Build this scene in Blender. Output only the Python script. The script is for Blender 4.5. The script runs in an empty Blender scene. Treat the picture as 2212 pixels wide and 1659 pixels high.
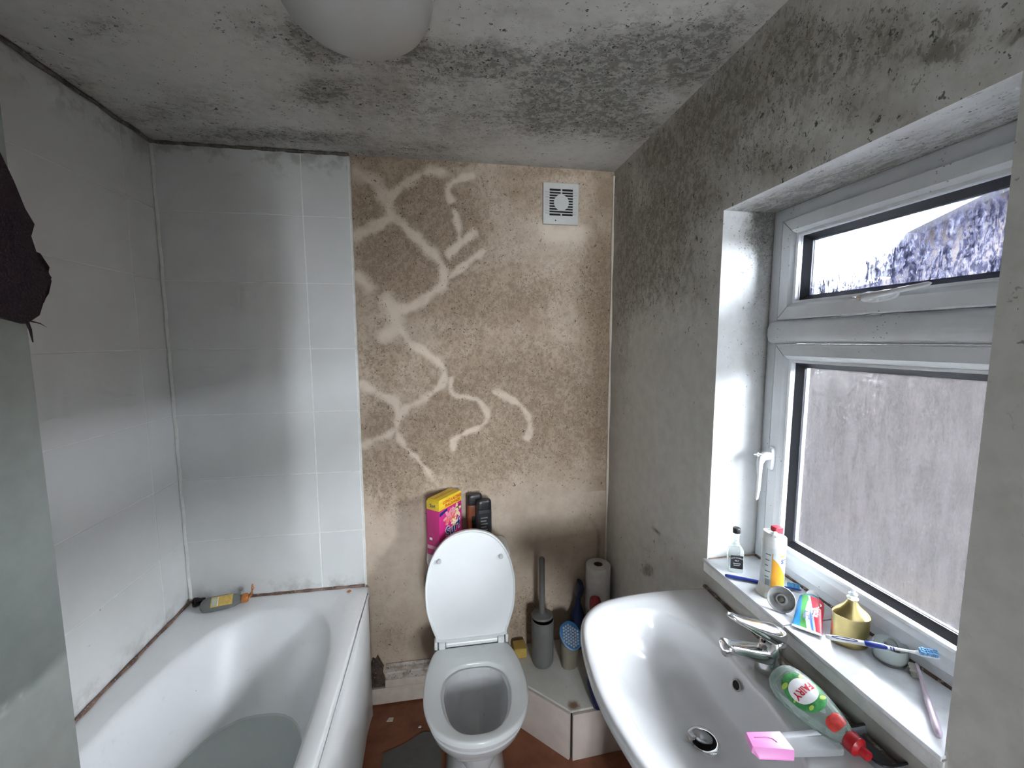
import bpy, bmesh, math, random
import numpy as np
from mathutils import Matrix, Vector

random.seed(7)
SC = bpy.context.scene
COL = SC.collection
# ------------------------------------------------------------------ camera
W, D, CZ = 1.738, 1.7446, 2.289          # room width (x), back wall (y), ceiling (z)
YN = -0.60                               # near wall behind the camera
YAW, PITCH, ROLL = 0.1628, -0.1028, 0.0026
def cam_rot(y, p, r):
    Rz = Matrix(((math.cos(y), math.sin(y), 0), (-math.sin(y), math.cos(y), 0), (0, 0, 1)))
    Rx = Matrix(((1, 0, 0), (0, math.cos(p), -math.sin(p)), (0, math.sin(p), math.cos(p))))
    Ry = Matrix(((math.cos(r), 0, math.sin(r)), (0, 1, 0), (-math.sin(r), 0, math.cos(r))))
    return Rz @ Rx @ Ry
_R = cam_rot(YAW, PITCH, ROLL)
cam = bpy.data.cameras.new('camera')
cam.sensor_fit = 'HORIZONTAL'; cam.sensor_width = 36.0
cam.lens = 898.9 / 2212 * 36.0
cam.clip_start = 0.01; cam.clip_end = 200
camo = bpy.data.objects.new('camera', cam); COL.objects.link(camo)
M3 = Matrix((_R.col[0], _R.col[2], -_R.col[1])).transposed()
camo.matrix_world = Matrix.Translation((1.01025, 0, 1.58)) @ M3.to_4x4()
SC.camera = camo

# ------------------------------------------------------------------ world: overcast sky
wd = bpy.data.worlds.new('overcast_sky'); SC.world = wd; wd.use_nodes = True
bg = wd.node_tree.nodes['Background']
bg.inputs['Color'].default_value = (0.86, 0.93, 1.0, 1)
bg.inputs['Strength'].default_value = 60.0
# window portal: emits nothing, only tells the sampler where the daylight comes in
pl = bpy.data.lights.new('window_portal', 'AREA'); pl.shape = 'RECTANGLE'; pl.size = 0.57; pl.size_y = 0.95
pl.cycles.is_portal = True
plo = bpy.data.objects.new('window_portal', pl); COL.objects.link(plo)
pl2 = bpy.data.lights.new('fill_window_portal', 'AREA'); pl2.shape = 'RECTANGLE'; pl2.size = .68; pl2.size_y = .82; pl2.cycles.is_portal = True  # guides sky sampling through the unseen window added for fill
plo2 = bpy.data.objects.new('fill_window_portal', pl2); COL.objects.link(plo2)
plo2.matrix_world = Matrix.Translation((1.45, -2.82, 1.50)) @ Matrix.Rotation(math.radians(-90), 4, 'X') @ Matrix.Rotation(math.pi, 4, 'Y')
plo.matrix_world = Matrix.Translation((2.02, 0.735, 1.44)) @ Matrix.Rotation(math.radians(90), 4, 'Y') @ Matrix.Rotation(math.radians(90), 4, 'Z')
SC.view_settings.view_transform = 'Standard'; SC.view_settings.look = 'None'
SC.view_settings.gamma = 1.0; SC.view_settings.use_curve_mapping = False
SC.view_settings.exposure = 0.95
SC.cycles.max_bounces = 7; SC.cycles.diffuse_bounces = 4; SC.cycles.glossy_bounces = 3; SC.cycles.transmission_bounces = 4
SC.cycles.transparent_max_bounces = 12; SC.cycles.use_adaptive_sampling = True; SC.cycles.adaptive_threshold = 0.10; SC.cycles.adaptive_min_samples = 20; SC.cycles.caustics_reflective = False; SC.cycles.sample_clamp_indirect = 40

# ------------------------------------------------------------------ helpers
def lin(c):
    if isinstance(c, str):
        c = tuple(int(c[i:i+2], 16)/255 for i in (0, 2, 4))
        return tuple((x/12.92 if x <= .04045 else ((x+.055)/1.055)**2.4) for x in c)
    return tuple(c)
def c4(c): return (*lin(c), 1.0)

class NT:
    """small node-graph helper"""
    def __init__(s, name):
        s.m = bpy.data.materials.new(name); s.m.use_nodes = True
        s.t = s.m.node_tree; s.t.nodes.clear()
        s.out = s.t.nodes.new('ShaderNodeOutputMaterial')
    def n(s, typ, ins=None, **props):
        nd = s.t.nodes.new(typ)
        for k, v in props.items(): setattr(nd, k, v)
        for k, v in (ins or {}).items(): s.set(nd.inputs[k], v)
        return nd
    def set(s, sock, v):
        if isinstance(v, bpy.types.NodeSocket): s.t.links.new(v, sock)
        elif isinstance(v, bpy.types.Node): s.t.links.new(v.outputs[0], sock)
        else: sock.default_value = v
    def math(s, op, a, b=0.0, clamp=False):
        nd = s.n('ShaderNodeMath', operation=op, use_clamp=clamp)
        s.set(nd.inputs[0], a); s.set(nd.inputs[1], b); return nd.outputs[0]
    def mr(s, x, a, b, c=0.0, d=1.0):
        nd = s.n('ShaderNodeMapRange', interpolation_type='SMOOTHSTEP')
        s.set(nd.inputs['Value'], x); s.set(nd.inputs['From Min'], a); s.set(nd.inputs['From Max'], b)
        s.set(nd.inputs['To Min'], c); s.set(nd.inputs['To Max'], d); return nd.outputs[0]
    def mix(s, f, a, b):
        nd = s.n('ShaderNodeMix', data_type='RGBA'); s.set(nd.inputs[0], f)
        s.set(nd.inputs[6], a if not isinstance(a, (tuple, str)) else c4(a) if isinstance(a, str) or len(a) == 3 else a)
        s.set(nd.inputs[7], b if not isinstance(b, (tuple, str)) else c4(b) if isinstance(b, str) or len(b) == 3 else b)
        return nd.outputs[2]
    def attr(s, name): return s.n('ShaderNodeAttribute', attribute_name=name).outputs['Fac']
    def pos(s, scale=(1, 1, 1), loc=(0, 0, 0)):
        g = s.n('ShaderNodeTexCoord').outputs['Object']
        return s.n('ShaderNodeMapping', {'Vector': g, 'Scale': scale, 'Location': loc}).outputs[0]
    def noise(s, vec, scale, detail=4, rough=.55, dist=0.0):
        return s.n('ShaderNodeTexNoise', {'Vector': vec, 'Scale': scale, 'Detail': detail, 'Roughness': rough, 'Distortion': dist}).outputs['Fac']
    def vor(s, vec, scale, rnd=1.0):
        return s.n('ShaderNodeTexVoronoi', {'Vector': vec, 'Scale': scale, 'Randomness': rnd})
    def bump(s, h, strength=.3, dist=.002):
        return s.n('ShaderNodeBump', {'Height': h, 'Strength': strength, 'Distance': dist}).outputs[0]
    def bsdf(s, col, rough=.5, metal=0.0, **kw):
        b = s.n('ShaderNodeBsdfPrincipled')
        s.set(b.inputs['Base Color'], c4(col) if isinstance(col, (tuple, str)) else col)
        s.set(b.inputs['Roughness'], rough); s.set(b.inputs['Metallic'], metal)
        for k, v in kw.items(): s.set(b.inputs[k.replace('_', ' ')], v)
        return b
    def done(s, sh):
        s.t.links.new(sh.outputs[0] if isinstance(sh, bpy.types.Node) else sh, s.out.inputs['Surface']); return s.m

def simple(name, col, rough=.5, metal=0.0, var=.06, vs=30, bump=0.0, bs=200, **kw):
    g = NT(name); p = g.pos()
    n = g.noise(p, vs, 3)
    c = lin(col)
    colr = g.mix(g.mr(n, .3, .7), tuple(max(0, x*(1-var)) for x in c), tuple(min(1, x*(1+var)) for x in c))
    if bump: kw['Normal'] = g.bump(g.noise(p, bs, 2), bump, .001)
    return g.done(g.bsdf(colr, rough, metal, **kw))
def glassy(name, col, rough=.05, fac=.75, ior=1.35):
    """clear plastic or thin glass: mostly see-through with a glossy film"""
    g = NT(name)
    n = g.noise(g.pos(), 40, 2)
    t = g.n('ShaderNodeBsdfTransparent', {'Color': c4(col)})
    b = g.bsdf(col, g.mr(n, .2, .8, rough, rough+.05))
    lw = g.n('ShaderNodeLayerWeight', {'Blend': .35}).outputs['Fresnel']
    f = g.math('MULTIPLY_ADD', lw, .8, True); f.node.inputs[2].default_value = 1-fac
    return g.done(g.n('ShaderNodeMixShader', {0: f, 1: t.outputs[0], 2: b.outputs[0]}))

class MB:
    def __init__(s): s.v = []; s.f = []
    def quad(s, a, b, c, d):
        k = len(s.v); s.v += [a, b, c, d]; s.f.append((k, k+1, k+2, k+3)); return s
    def poly(s, pts):
        k = len(s.v); s.v += list(pts); s.f.append(tuple(range(k, k+len(pts)))); return s
    def box(s, x0, x1, y0, y1, z0, z1):
        k = len(s.v)
        s.v += [(x0,y0,z0),(x1,y0,z0),(x1,y1,z0),(x0,y1,z0),(x0,y0,z1),(x1,y0,z1),(x1,y1,z1),(x0,y1,z1)]
        s.f += [tuple(k+i for i in q) for q in ((0,3,2,1),(4,5,6,7),(0,1,5,4),(1,2,6,5),(2,3,7,6),(3,0,4,7))]
        return s
    def loft(s, rings, cap0=True, cap1=True, closed=True):
        k = len(s.v); n = len(rings[0])
        for r in rings: s.v += [tuple(p) for p in r]
        for i in range(len(rings)-1):
            for j in range(n if closed else n-1):
                a = k+i*n+j; b = k+i*n+(j+1) % n
                s.f.append((a, b, b+n, a+n))
        if cap0: s.f.append(tuple(k+j for j in reversed(range(n))))
        if cap1: s.f.append(tuple(k+(len(rings)-1)*n+j for j in range(n)))
        return s
    def lathe(s, prof, c=(0, 0, 0), n=32, cap0=True, cap1=True, sx=1, sy=1):
        return s.loft([[(c[0]+r*sx*math.cos(2*math.pi*j/n), c[1]+r*sy*math.sin(2*math.pi*j/n), c[2]+z) for j in range(n)] for r, z in prof], cap0, cap1)
    def tube(s, pts, rad, n=10, flat=1.0, up=(0, 0, 1)):
        pts = [Vector(p) for p in pts]; rings = []
        if not isinstance(rad, (list, tuple)): rad = [rad]*len(pts)
        for i, p in enumerate(pts):
            t = (pts[min(i+1, len(pts)-1)]-pts[max(i-1, 0)]).normalized()
            u = Vector(up)
            if abs(t.dot(u)) > .95: u = Vector((1, 0, 0))
            a = t.cross(u).normalized(); b = a.cross(t).normalized()
            rings.append([tuple(p+a*(rad[i]*math.cos(2*math.pi*j/n))+b*(rad[i]*flat*math.sin(2*math.pi*j/n))) for j in range(n)])
        return s.loft(rings)
    def prism(s, poly, z0, z1):
        return s.loft([[(x, y, z0) for x, y in poly], [(x, y, z1) for x, y in poly]])
    def build(s, name, mat, parent=None, smooth=35, bevel=0, seg=2, M=None, attrs=None, fix=True):
        me = bpy.data.meshes.new(name); me.from_pydata(s.v, [], s.f)
        bm = bmesh.new(); bm.from_mesh(me)
        if M is not None: bm.transform(M)
        if fix:
            bmesh.ops.remove_doubles(bm, verts=bm.verts, dist=1e-6)
            bmesh.ops.recalc_face_normals(bm, faces=bm.faces)
        if bevel:
            es = [e for e in bm.edges if len(e.link_faces) == 2 and e.calc_face_angle(0) > math.radians(25)]
            bmesh.ops.bevel(bm, geom=es, offset=bevel, segments=seg, affect='EDGES', profile=.6, clamp_overlap=True)
        th = math.radians(smooth)
        for f in bm.faces: f.smooth = smooth > 0
        for e in bm.edges:
            if len(e.link_faces) == 2 and e.calc_face_angle(0) > th: e.smooth = False
        bm.to_mesh(me); bm.free()
        if attrs:
            for k, a in attrs.items():
                at = me.attributes.new(k, 'FLOAT', 'POINT'); at.data.foreach_set('value', np.asarray(a, dtype=np.float32))
        me.materials.append(mat)
        return place(name, me, parent)

def wm(o):
    m = o.matrix_basis.copy()
    if o.parent: m = wm(o.parent) @ o.matrix_parent_inverse @ m
    return m
def place(name, me, parent=None):
    o = bpy.data.objects.new(name, me); COL.objects.link(o)
    if parent is not None:
        o.parent = parent; o.matrix_parent_inverse = wm(parent).inverted()   # parts are modelled in room coordinates
    return o
def tag(o, label, cat, group=None, kind=None):
    o['label'] = label; o['category'] = cat
    if group: o['group'] = group
    if kind: o['kind'] = kind
    return o
def thing(name, loc, label, cat, group=None):
    o = bpy.data.objects.new(name, None); o.empty_display_size = .03
    COL.objects.link(o); o.location = loc
    return tag(o, label, cat, group)
def struct(o): o['kind'] = 'structure'; return o

def ell(cx, cy, rx, ry, z, n=48, e=2.0):
    out = []
    for j in range(n):
        t = 2*math.pi*j/n; c, q = math.cos(t), math.sin(t)
        out.append((cx+rx*math.copysign(abs(c)**(2/e), c), cy+ry*math.copysign(abs(q)**(2/e), q), z))
    return out
def spline(pts, n, closed=True):
    """Catmull-Rom through pts, n samples per segment"""
    out = []; m = len(pts); P = [Vector(p) for p in pts]
    for i in range(m if closed else m-1):
        a, b, c, d = ((P[(i-1) % m], P[i], P[(i+1) % m], P[(i+2) % m]) if closed else
                      (P[max(i-1, 0)], P[i], P[i+1], P[min(i+2, m-1)]))
        for k in range(n):
            t = k/n
            out.append(tuple(.5*((2*b)+(c-a)*t+(2*a-5*b+4*c-d)*t*t+(3*b-a-3*c+d)*t**3)))
    if not closed: out.append(tuple(P[-1]))
    return out
def frame_at(o, zdir, xhint=(1, 0, 0)):
    z = Vector(zdir).normalized(); x = Vector(xhint); x = (x-z*x.dot(z)).normalized(); y = z.cross(x)
    m = Matrix((x, y, z)).transposed().to_4x4(); m.translation = Vector(o); return m

FONT = None
def text(txt, size, mat, parent, M, name='lettering', bold=0.0, sx=1.0, warp=None, align='CENTER', shear=0.0):
    cu = bpy.data.curves.new('txt', 'FONT'); cu.body = txt; cu.size = size
    cu.align_x = align; cu.align_y = 'CENTER'; cu.offset = bold; cu.resolution_u = 3; cu.shear = shear
    to = bpy.data.objects.new('txt', cu); COL.objects.link(to)
    dg = bpy.context.evaluated_depsgraph_get()
    me = bpy.data.meshes.new_from_object(to.evaluated_get(dg))
    bpy.data.objects.remove(to); bpy.data.curves.remove(cu)
    for v in me.vertices:
        co = Vector((v.co.x*sx, v.co.y, 0))
        if warp: co = Vector(warp(co.x, co.y))
        v.co = M @ co
    me.materials.clear(); me.materials.append(mat); me.name = name
    return place(name, me, parent)

# ------------------------------------------------------------------ masks for damp and mould, in room metres
BR = [[(0.691,2.224),(0.752,2.198),(0.78,2.162),(0.808,2.115),(0.817,2.061)],[(1.026,2.249),(0.934,2.233),(0.87,2.195),(0.833,2.154),(0.808,2.11)],
 [(0.817,2.061),(0.874,2.023),(0.953,1.956),(1.003,1.902),(1.019,1.856),(1.012,1.81),(0.948,1.758),(0.881,1.714),(0.82,1.699)],
 [(0.817,2.061),(0.745,2.023),(0.682,1.982)],[(1.039,1.842),(1.107,1.89),(1.187,1.949)],
 [(0.82,1.699),(0.832,1.636),(0.867,1.584),(0.929,1.543),(0.989,1.495),(1.011,1.447),(0.993,1.387),(0.933,1.346),(0.871,1.315),(0.821,1.277),(0.81,1.214)],
 [(0.79,1.739),(0.82,1.699),(0.812,1.631),(0.78,1.601)],[(0.684,1.408),(0.739,1.377),(0.808,1.332),(0.821,1.277)],
 [(0.81,1.214),(0.737,1.184),(0.68,1.153)],[(0.81,1.214),(0.844,1.152),(0.9,1.082),(0.958,0.995)],
 [(1.037,1.429),(1.046,1.374),(1.105,1.345),(1.165,1.316),(1.187,1.266),(1.158,1.217),(1.103,1.197),(1.054,1.171),(1.047,1.125)],
 [(1.227,1.366),(1.287,1.337),(1.349,1.289),(1.378,1.215),(1.368,1.162)],[(1.137,2.234),(1.066,2.216),(1.039,2.185),(1.053,2.146)],
 [(1.069,2.097),(1.074,2.047),(1.082,1.981)],[(1.14,2.019),(1.082,1.971),(1.046,1.928)],[(0.681,1.829),(0.723,1.799)],[(1.585,2.03),(1.444,2.03)]]
BRW = [.026,.018,.021,.022,.013,.015,.032,.018,.016,.013,.011,.015,.012,.013,.018,.028,.045]
CE = [(0.711,1.101,0.06,-0.01,-0.015,0.05,0.6),(0.758,1.156,0.09,-0.015,-0.015,0.05,0.7),(0.96,1.124,0.065,-0.015,-0.005,0.04,0.8),(1.142,1.12,0.07,-0.01,0.005,0.05,1.0),(1.075,1.176,0.12,-0.02,0.005,0.055,0.6),(0.674,1.344,0.08,-0.015,-0.015,0.06,0.8),(0.612,1.103,0.08,-0.015,-0.025,0.06,0.35),(1.43,1.138,0.16,-0.025,0.035,0.095,1.0),(1.53,1.049,0.125,-0.02,0.05,0.095,0.9),(1.423,1.271,0.135,-0.02,0.04,0.12,1.0),(1.575,1.353,0.115,-0.02,0.045,0.11,0.8),(1.631,1.05,0.07,-0.01,0.05,0.085,0.9),(1.353,1.388,0.115,-0.015,0.025,0.115,0.6),(1.087,1.431,0.22,-0.035,0.005,0.145,0.4),(0.844,1.317,0.195,-0.035,-0.02,0.14,0.35),(0.322,1.472,0.165,-0.03,-0.055,0.11,0.35),(0.384,1.634,0.22,-0.035,-0.02,0.055,0.7),(0.61,1.632,0.16,-0.03,-0.015,0.05,0.5),(0.927,1.653,0.205,-0.035,0.0,0.055,0.4),(0.239,1.163,0.085,-0.015,-0.035,0.045,0.4),(0.038,1.381,0.075,-0.01,-0.05,0.07,0.3),(0.121,1.556,0.085,-0.01,-0.055,0.095,0.3),(1.166,0.973,0.06,-0.01,0.005,0.035,0.3),(1.771,1.447,0.095,-0.015,0.05,0.1,0.4),(1.674,0.904,0.06,-0.01,0.04,0.05,0.4),(1.659,0.979,0.045,-0.005,0.04,0.06,0.5)]
RW = [(1.383,2.213,-0.13,-0.05,-0.005,-0.06,0.6),(1.171,2.213,-0.095,-0.045,-0.005,-0.08,0.7),(0.998,2.225,-0.09,-0.05,-0.005,-0.07,0.6),(0.843,2.236,-0.075,-0.055,-0.005,-0.06,0.6),(1.039,2.085,-0.03,-0.01,0.0,-0.02,1.6),(1.288,2.103,-0.165,-0.065,-0.01,-0.115,0.8),(1.368,1.997,-0.185,-0.05,-0.005,-0.09,0.7),(0.974,2.126,-0.195,-0.095,-0.01,-0.085,0.5),(0.777,2.114,-0.13,-0.075,-0.01,-0.07,0.5),(0.64,2.083,-0.115,-0.075,-0.005,-0.045,0.6),(0.553,2.003,-0.03,-0.02,0.004,-0.01,.8),(0.519,2.023,-0.03,-0.02,0.004,-0.01,.7),(0.464,1.968,-0.012,-0.005,-0.005,-0.01,1.3),(0.888,1.984,-0.115,-0.045,-0.005,-0.04,0.5),(1.494,1.815,-0.15,-0.025,-0.01,-0.14,0.5),(1.359,1.857,-0.185,-0.035,-0.01,-0.125,0.4),(1.632,2.107,-0.105,-0.03,-0.01,-0.18,0.6),(1.627,1.648,-0.085,0.0,-0.015,-0.28,0.4),(1.187,1.77,-0.15,-0.025,-0.01,-0.115,0.25),(1.353,0.739,-0.035,0.02,0.0,-0.018,1.4),(1.156,2.002,-0.14,-0.045,-0.005,-0.05,0.45),(0.629,1.954,-0.075,-0.04,0.0,-0.025,0.3),(1.359,0.829,-0.2,0.1,-0.01,-0.1,0.15)]
BW = [(1.489,1.377,0.035,0.0,0.0,-0.045,1.6),(1.67,1.811,0.065,0.0,0.005,-0.155,0.8),(1.701,1.347,0.055,0.0,0.005,-0.31,0.6),(0.742,2.112,0.05,0.0,-0.005,-0.09,0.9),(0.917,2.103,0.105,0.005,-0.005,-0.16,0.9),(1.098,2.021,0.09,0.005,-0.005,-0.145,0.7),(0.786,1.885,0.105,0.0,-0.005,-0.11,0.9),(0.947,1.871,0.075,0.0,0.0,-0.09,0.7),(0.774,1.501,0.105,0.0,-0.005,-0.115,0.5),(1.089,1.42,0.155,0.0,-0.005,-0.115,0.4),(0.748,1.274,0.055,0.0,-0.005,-0.075,0.7),(1.048,1.264,0.115,0.0,-0.005,-0.115,0.6),(1.49,1.25,0.25,-0.01,0.0,-0.165,0.7),(0.795,1.018,0.15,-0.01,-0.005,-0.12,0.7),(0.95,1.149,0.11,-0.005,-0.005,-0.115,0.6),(1.183,1.058,0.16,-0.01,-0.005,-0.125,0.6),(1.286,1.766,0.235,0.005,0.0,-0.115,0.5),(1.092,1.65,0.115,0.005,0.0,-0.11,0.35),(1.384,2.18,0.155,0.005,0.0,-0.075,0.3),(1.461,2.275,0.12,0.01,0.0,-0.02,0.8),(1.065,2.286,0.07,0.005,0.0,-0.015,1.1),(1.406,1.455,0.205,-0.005,0.0,-0.12,0.4),(1.282,0.411,0.125,-0.015,-0.005,-0.09,0.35),(1.41,0.352,0.085,-0.01,0.0,-0.095,0.7),(1.324,0.271,0.065,-0.005,0.0,-0.065,0.6),(0.791,0.878,0.11,-0.005,-0.005,-0.08,0.35),(0.773,0.296,0.075,-0.01,-0.005,-0.085,0.4),(1.603,0.712,0.13,-0.01,0.005,-0.18,0.15),(0.74,0.47,0.055,-0.005,-0.005,-0.125,0.2)]
def blobs(u, v, L):
    m = np.zeros_like(u)
    for cx, cy, ax, ay, bx, by, s in L:
        det = ax*by-ay*bx
        du, dv = u-cx, v-cy
        p = (du*by-dv*bx)/det; q = (dv*ax-du*ay)/det
        m = np.maximum(m, 0)+s*np.exp(-(p*p+q*q)*.9)
    return m
def polydist(u, v, pl):
    d = np.full_like(u, 9.0)
    for (x0, y0), (x1, y1) in zip(pl[:-1], pl[1:]):
        dx, dy = x1-x0, y1-y0; L2 = dx*dx+dy*dy
        t = np.clip(((u-x0)*dx+(v-y0)*dy)/L2, 0, 1)
        d = np.minimum(d, np.hypot(u-x0-t*dx, v-y0-t*dy))
    return d
def smooth_pl(pl): return [(p[0], p[1]) for p in spline([(a, b, 0) for a, b in pl], 6, False)]

def wall_grid(name, org, U, V, us, vs, mat, masks, skip=None, slab=None, flip=False):
    """dense plaster face carrying damp and mould masks; slab = outer box giving the wall its thickness"""
    us = np.asarray(us); vs = np.asarray(vs); nu, nv = len(us), len(vs)
    uu, vv = np.meshgrid(us, vs, indexing='ij')
    P = np.asarray(org)+uu[..., None]*np.asarray(U)+vv[..., None]*np.asarray(V)
    mb = MB(); mb.v = [tuple(p) for p in P.reshape(-1, 3)]
    for i in range(nu-1):
        for j in range(nv-1):
            if skip and skip((us[i]+us[i+1])/2, (vs[j]+vs[j+1])/2): continue
            q = (i*nv+j, (i+1)*nv+j, (i+1)*nv+j+1, i*nv+j+1)
            mb.f.append(q[::-1] if flip else q)
    n0 = len(mb.v)
    for b in (slab or []): mb.box(*b)
    ex = len(mb.v)-n0
    at = {k: np.concatenate([a.reshape(-1), np.zeros(ex)]) for k, a in masks(uu, vv).items()}
    return mb.build(name, mat, attrs=at, smooth=0, fix=False)
def lin2(a, b, step, extra=()):
    n = max(2, int(round((b-a)/step))+1)
    s = sorted(set([round(x, 5) for x in np.linspace(a, b, n)]+[round(x, 5) for x in extra]))
    out = [s[0]]
    for x in s[1:]:
        if x-out[-1] > step*.3 or x in extra or x == s[-1]:
            if x-out[-1] <= step*.3 and out[-1] not in extra and out[-1] != s[0]: out[-1] = x
            else: out.append(x)
    return out

def plaster(name, base, tint, stain, speck, sscale=(1, 1, 1), s1=150, s2=260, blot=7.0, rough=.85, bumps=.25, veil_k=.6, speck_k=.85, mott=.55):
    g = NT(name); p = g.pos(); ps = g.pos(sscale)
    mo = g.attr('mould'); pa = g.attr('pale'); wa = g.attr('warm'); ln = g.attr('line')
    n1 = g.noise(p, blot, 5, .62, .3); n2 = g.noise(p, 26, 3, .6); n3 = g.noise(ps, 70, 2, .6)
    col = g.mix(g.mr(n2, .3, .72), lin(base), tint)
    col = g.mix(g.math('MULTIPLY', wa, g.mr(n1, .25, .65, .55, 1.0), True), col, stain)
    st = g.math('MULTIPLY', g.mr(g.math('ADD', g.math('MULTIPLY', mo, .8), g.math('SUBTRACT', n1, .5)), .12, .75), .62)
    col = g.mix(st, col, stain)
    n4 = g.noise(ps, 34, 3, .65, .5)
    col = g.mix(g.math('MULTIPLY', g.mr(n4, .47, .60), g.math('MULTIPLY', g.math('MINIMUM', mo, 1.0), mott)), col, stain)
    # pale wiped or plaster-smeared tracks have cleaner paint
    col = g.mix(g.math('MULTIPLY', pa, g.mr(n2, .2, .6, .65, 1.0), True), col, tuple(min(1, x*1.04) for x in lin(base)))
    keep = g.math('SUBTRACT', 1.0, g.math('MULTIPLY', pa, .9), True)
    den = g.math('MULTIPLY', g.math('MINIMUM', mo, 1.0), keep)
    fine = g.noise(ps, s1*.62, 4, .75, .4); clus = g.noise(p, 17, 2, .6)
    veil = g.math('MULTIPLY', g.mr(g.math('ADD', fine, g.math('MULTIPLY', den, .11)), .56, .67), g.mr(den, .05, .8, 0, veil_k))
    col = g.mix(veil, col, tuple(x*.55+y*.45 for x, y in zip(lin(speck), lin(stain))))
    thr = g.math('MULTIPLY', den, g.mr(clus, .30, .66, .12, 1.0))
    wn = g.n('ShaderNodeTexNoise', {'Vector': p, 'Scale': 130.0, 'Detail': 1.0})
    wv = g.n('ShaderNodeVectorMath', {0: wn.outputs['Color'], 1: (.5, .5, .5)}, operation='SUBTRACT')
    wv = g.n('ShaderNodeVectorMath', {0: wv.outputs[0], 3: .022}, operation='SCALE')
    psw = g.n('ShaderNodeVectorMath', {0: ps, 1: wv.outputs[0]}, operation='ADD').outputs[0]
    sp = 0.0
    for sc_, k_, r0, r1 in ((s1, .80, .16, .40), (s2, .95, .18, .44), (s1*.5, .22, .05, .22)):
        v = g.vor(psw, sc_); cs = g.n('ShaderNodeSeparateColor', {0: v.outputs['Color']})
        pres = g.mr(g.math('SUBTRACT', g.math('MULTIPLY', thr, k_), cs.outputs[0]), -.02, .06)
        rad = g.mr(cs.outputs[1], 0.0, 1.0, r0, r1)
        dw = g.math('ADD', v.outputs['Distance'], g.math('MULTIPLY', g.math('SUBTRACT', fine, .5), .9))
        dot = g.math('MULTIPLY', g.mr(g.math('SUBTRACT', rad, dw), -.06, .14), pres)
        sp = g.math('MAXIMUM', sp, g.math('MULTIPLY', dot, g.mr(cs.outputs[2], 0, 1, .45, 1.0)))
    col = g.mix(g.math('MULTIPLY', sp, speck_k), col, speck)
    col = g.mix(g.math('MULTIPLY', ln, g.mr(n3, .2, .6, .5, 1.0), True), col, speck)
    h = g.math('ADD', g.math('MULTIPLY', n2, .5), g.math('ADD', g.math('MULTIPLY', n3, .25), g.math('MULTIPLY', pa, .35)))
    return g.done(g.bsdf(col, rough, Normal=g.bump(h, bumps, .004), Specular_IOR_Level=.25))

M = {}
M['back'] = plaster('stained_plaster', (.70, .59, .48), (.61, .50, .395), (.36, .265, .185), (.085, .06, .04), (1, 1, .8), 105, 180, veil_k=.5, speck_k=.92)
M['right'] = plaster('mouldy_paint', (.70, .69, .655), (.63, .615, .575), (.30, .27, .225), (.08, .075, .06), (1, 1, .7), 95, 170, 9.0, veil_k=.6, speck_k=.95)
M['ceil'] = plaster('mouldy_ceiling', (.72, .71, .685), (.66, .65, .625), (.34, .33, .30), (.05, .05, .045), (.8, 1, 1), 85, 150, 10.0, veil_k=.75, speck_k=1.0)
M['reveal'] = plaster('reveal_paint', (.84, .85, .85), (.80, .81, .80), (.45, .44, .40), (.08, .08, .07), (1.2, .45, 1), 110, 190, 12.0, .6)
M['plain'] = simple('plain_wall_paint', (.62, .62, .60), .85, bump=.1)
M['grout'] = simple('pale_grout', (.90, .90, .88), .8, bump=.2, bs=300)

def tile_mat():
    g = NT('grey_wall_tile'); p = g.pos()
    n = g.noise(p, 3.5, 5); n2 = g.noise(p, 60, 2); d = g.noise(p, 14, 6, .65)
    col = g.mix(g.mr(n, .3, .7), (.73, .735, .725), (.79, .795, .785))
    z = g.n('ShaderNodeSeparateXYZ', {0: p}).outputs[2]
    # grime: limescale and mildew near the bath edge and under the ceiling
    low = g.math('MULTIPLY', g.mr(z, .56, .66, 1.0, 0.0), g.mr(d, .42, .68))
    top = g.math('MULTIPLY', g.mr(z, 2.14, 2.285), g.mr(d, .46, .62))
    col = g.mix(g.math('MULTIPLY', g.math('MAXIMUM', low, top), .5), col, (.26, .25, .21))
    v = g.vor(p, 16); s = g.math('MULTIPLY', g.mr(v.outputs['Distance'], .06, .035), g.mr(g.noise(p, 5, 2), .58, .7))
    col = g.mix(g.math('MULTIPLY', s, .7), col, (.12, .12, .10))
    return g.done(g.bsdf(col, .30))
M['tile'] = tile_mat()
M['silicone'] = None
def silicone_mat(name, a, b, c):
    g = NT(name); p = g.pos(); n = g.noise(p, 28, 6, .7); n2 = g.noise(p, 110, 3)
    col = g.mix(g.mr(n, .35, .6), a, b); col = g.mix(g.mr(n2, .58, .7), col, c)
    return g.done(g.bsdf(col, .55, Normal=g.bump(n2, .3, .002)))
M['silicone'] = silicone_mat('rusty_silicone', (.10, .055, .04), (.26, .16, .12), (.48, .38, .32))
M['blackseal'] = silicone_mat('mouldy_ceiling_seal', (.06, .05, .045), (.17, .15, .13), (.30, .28, .26))

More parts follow.
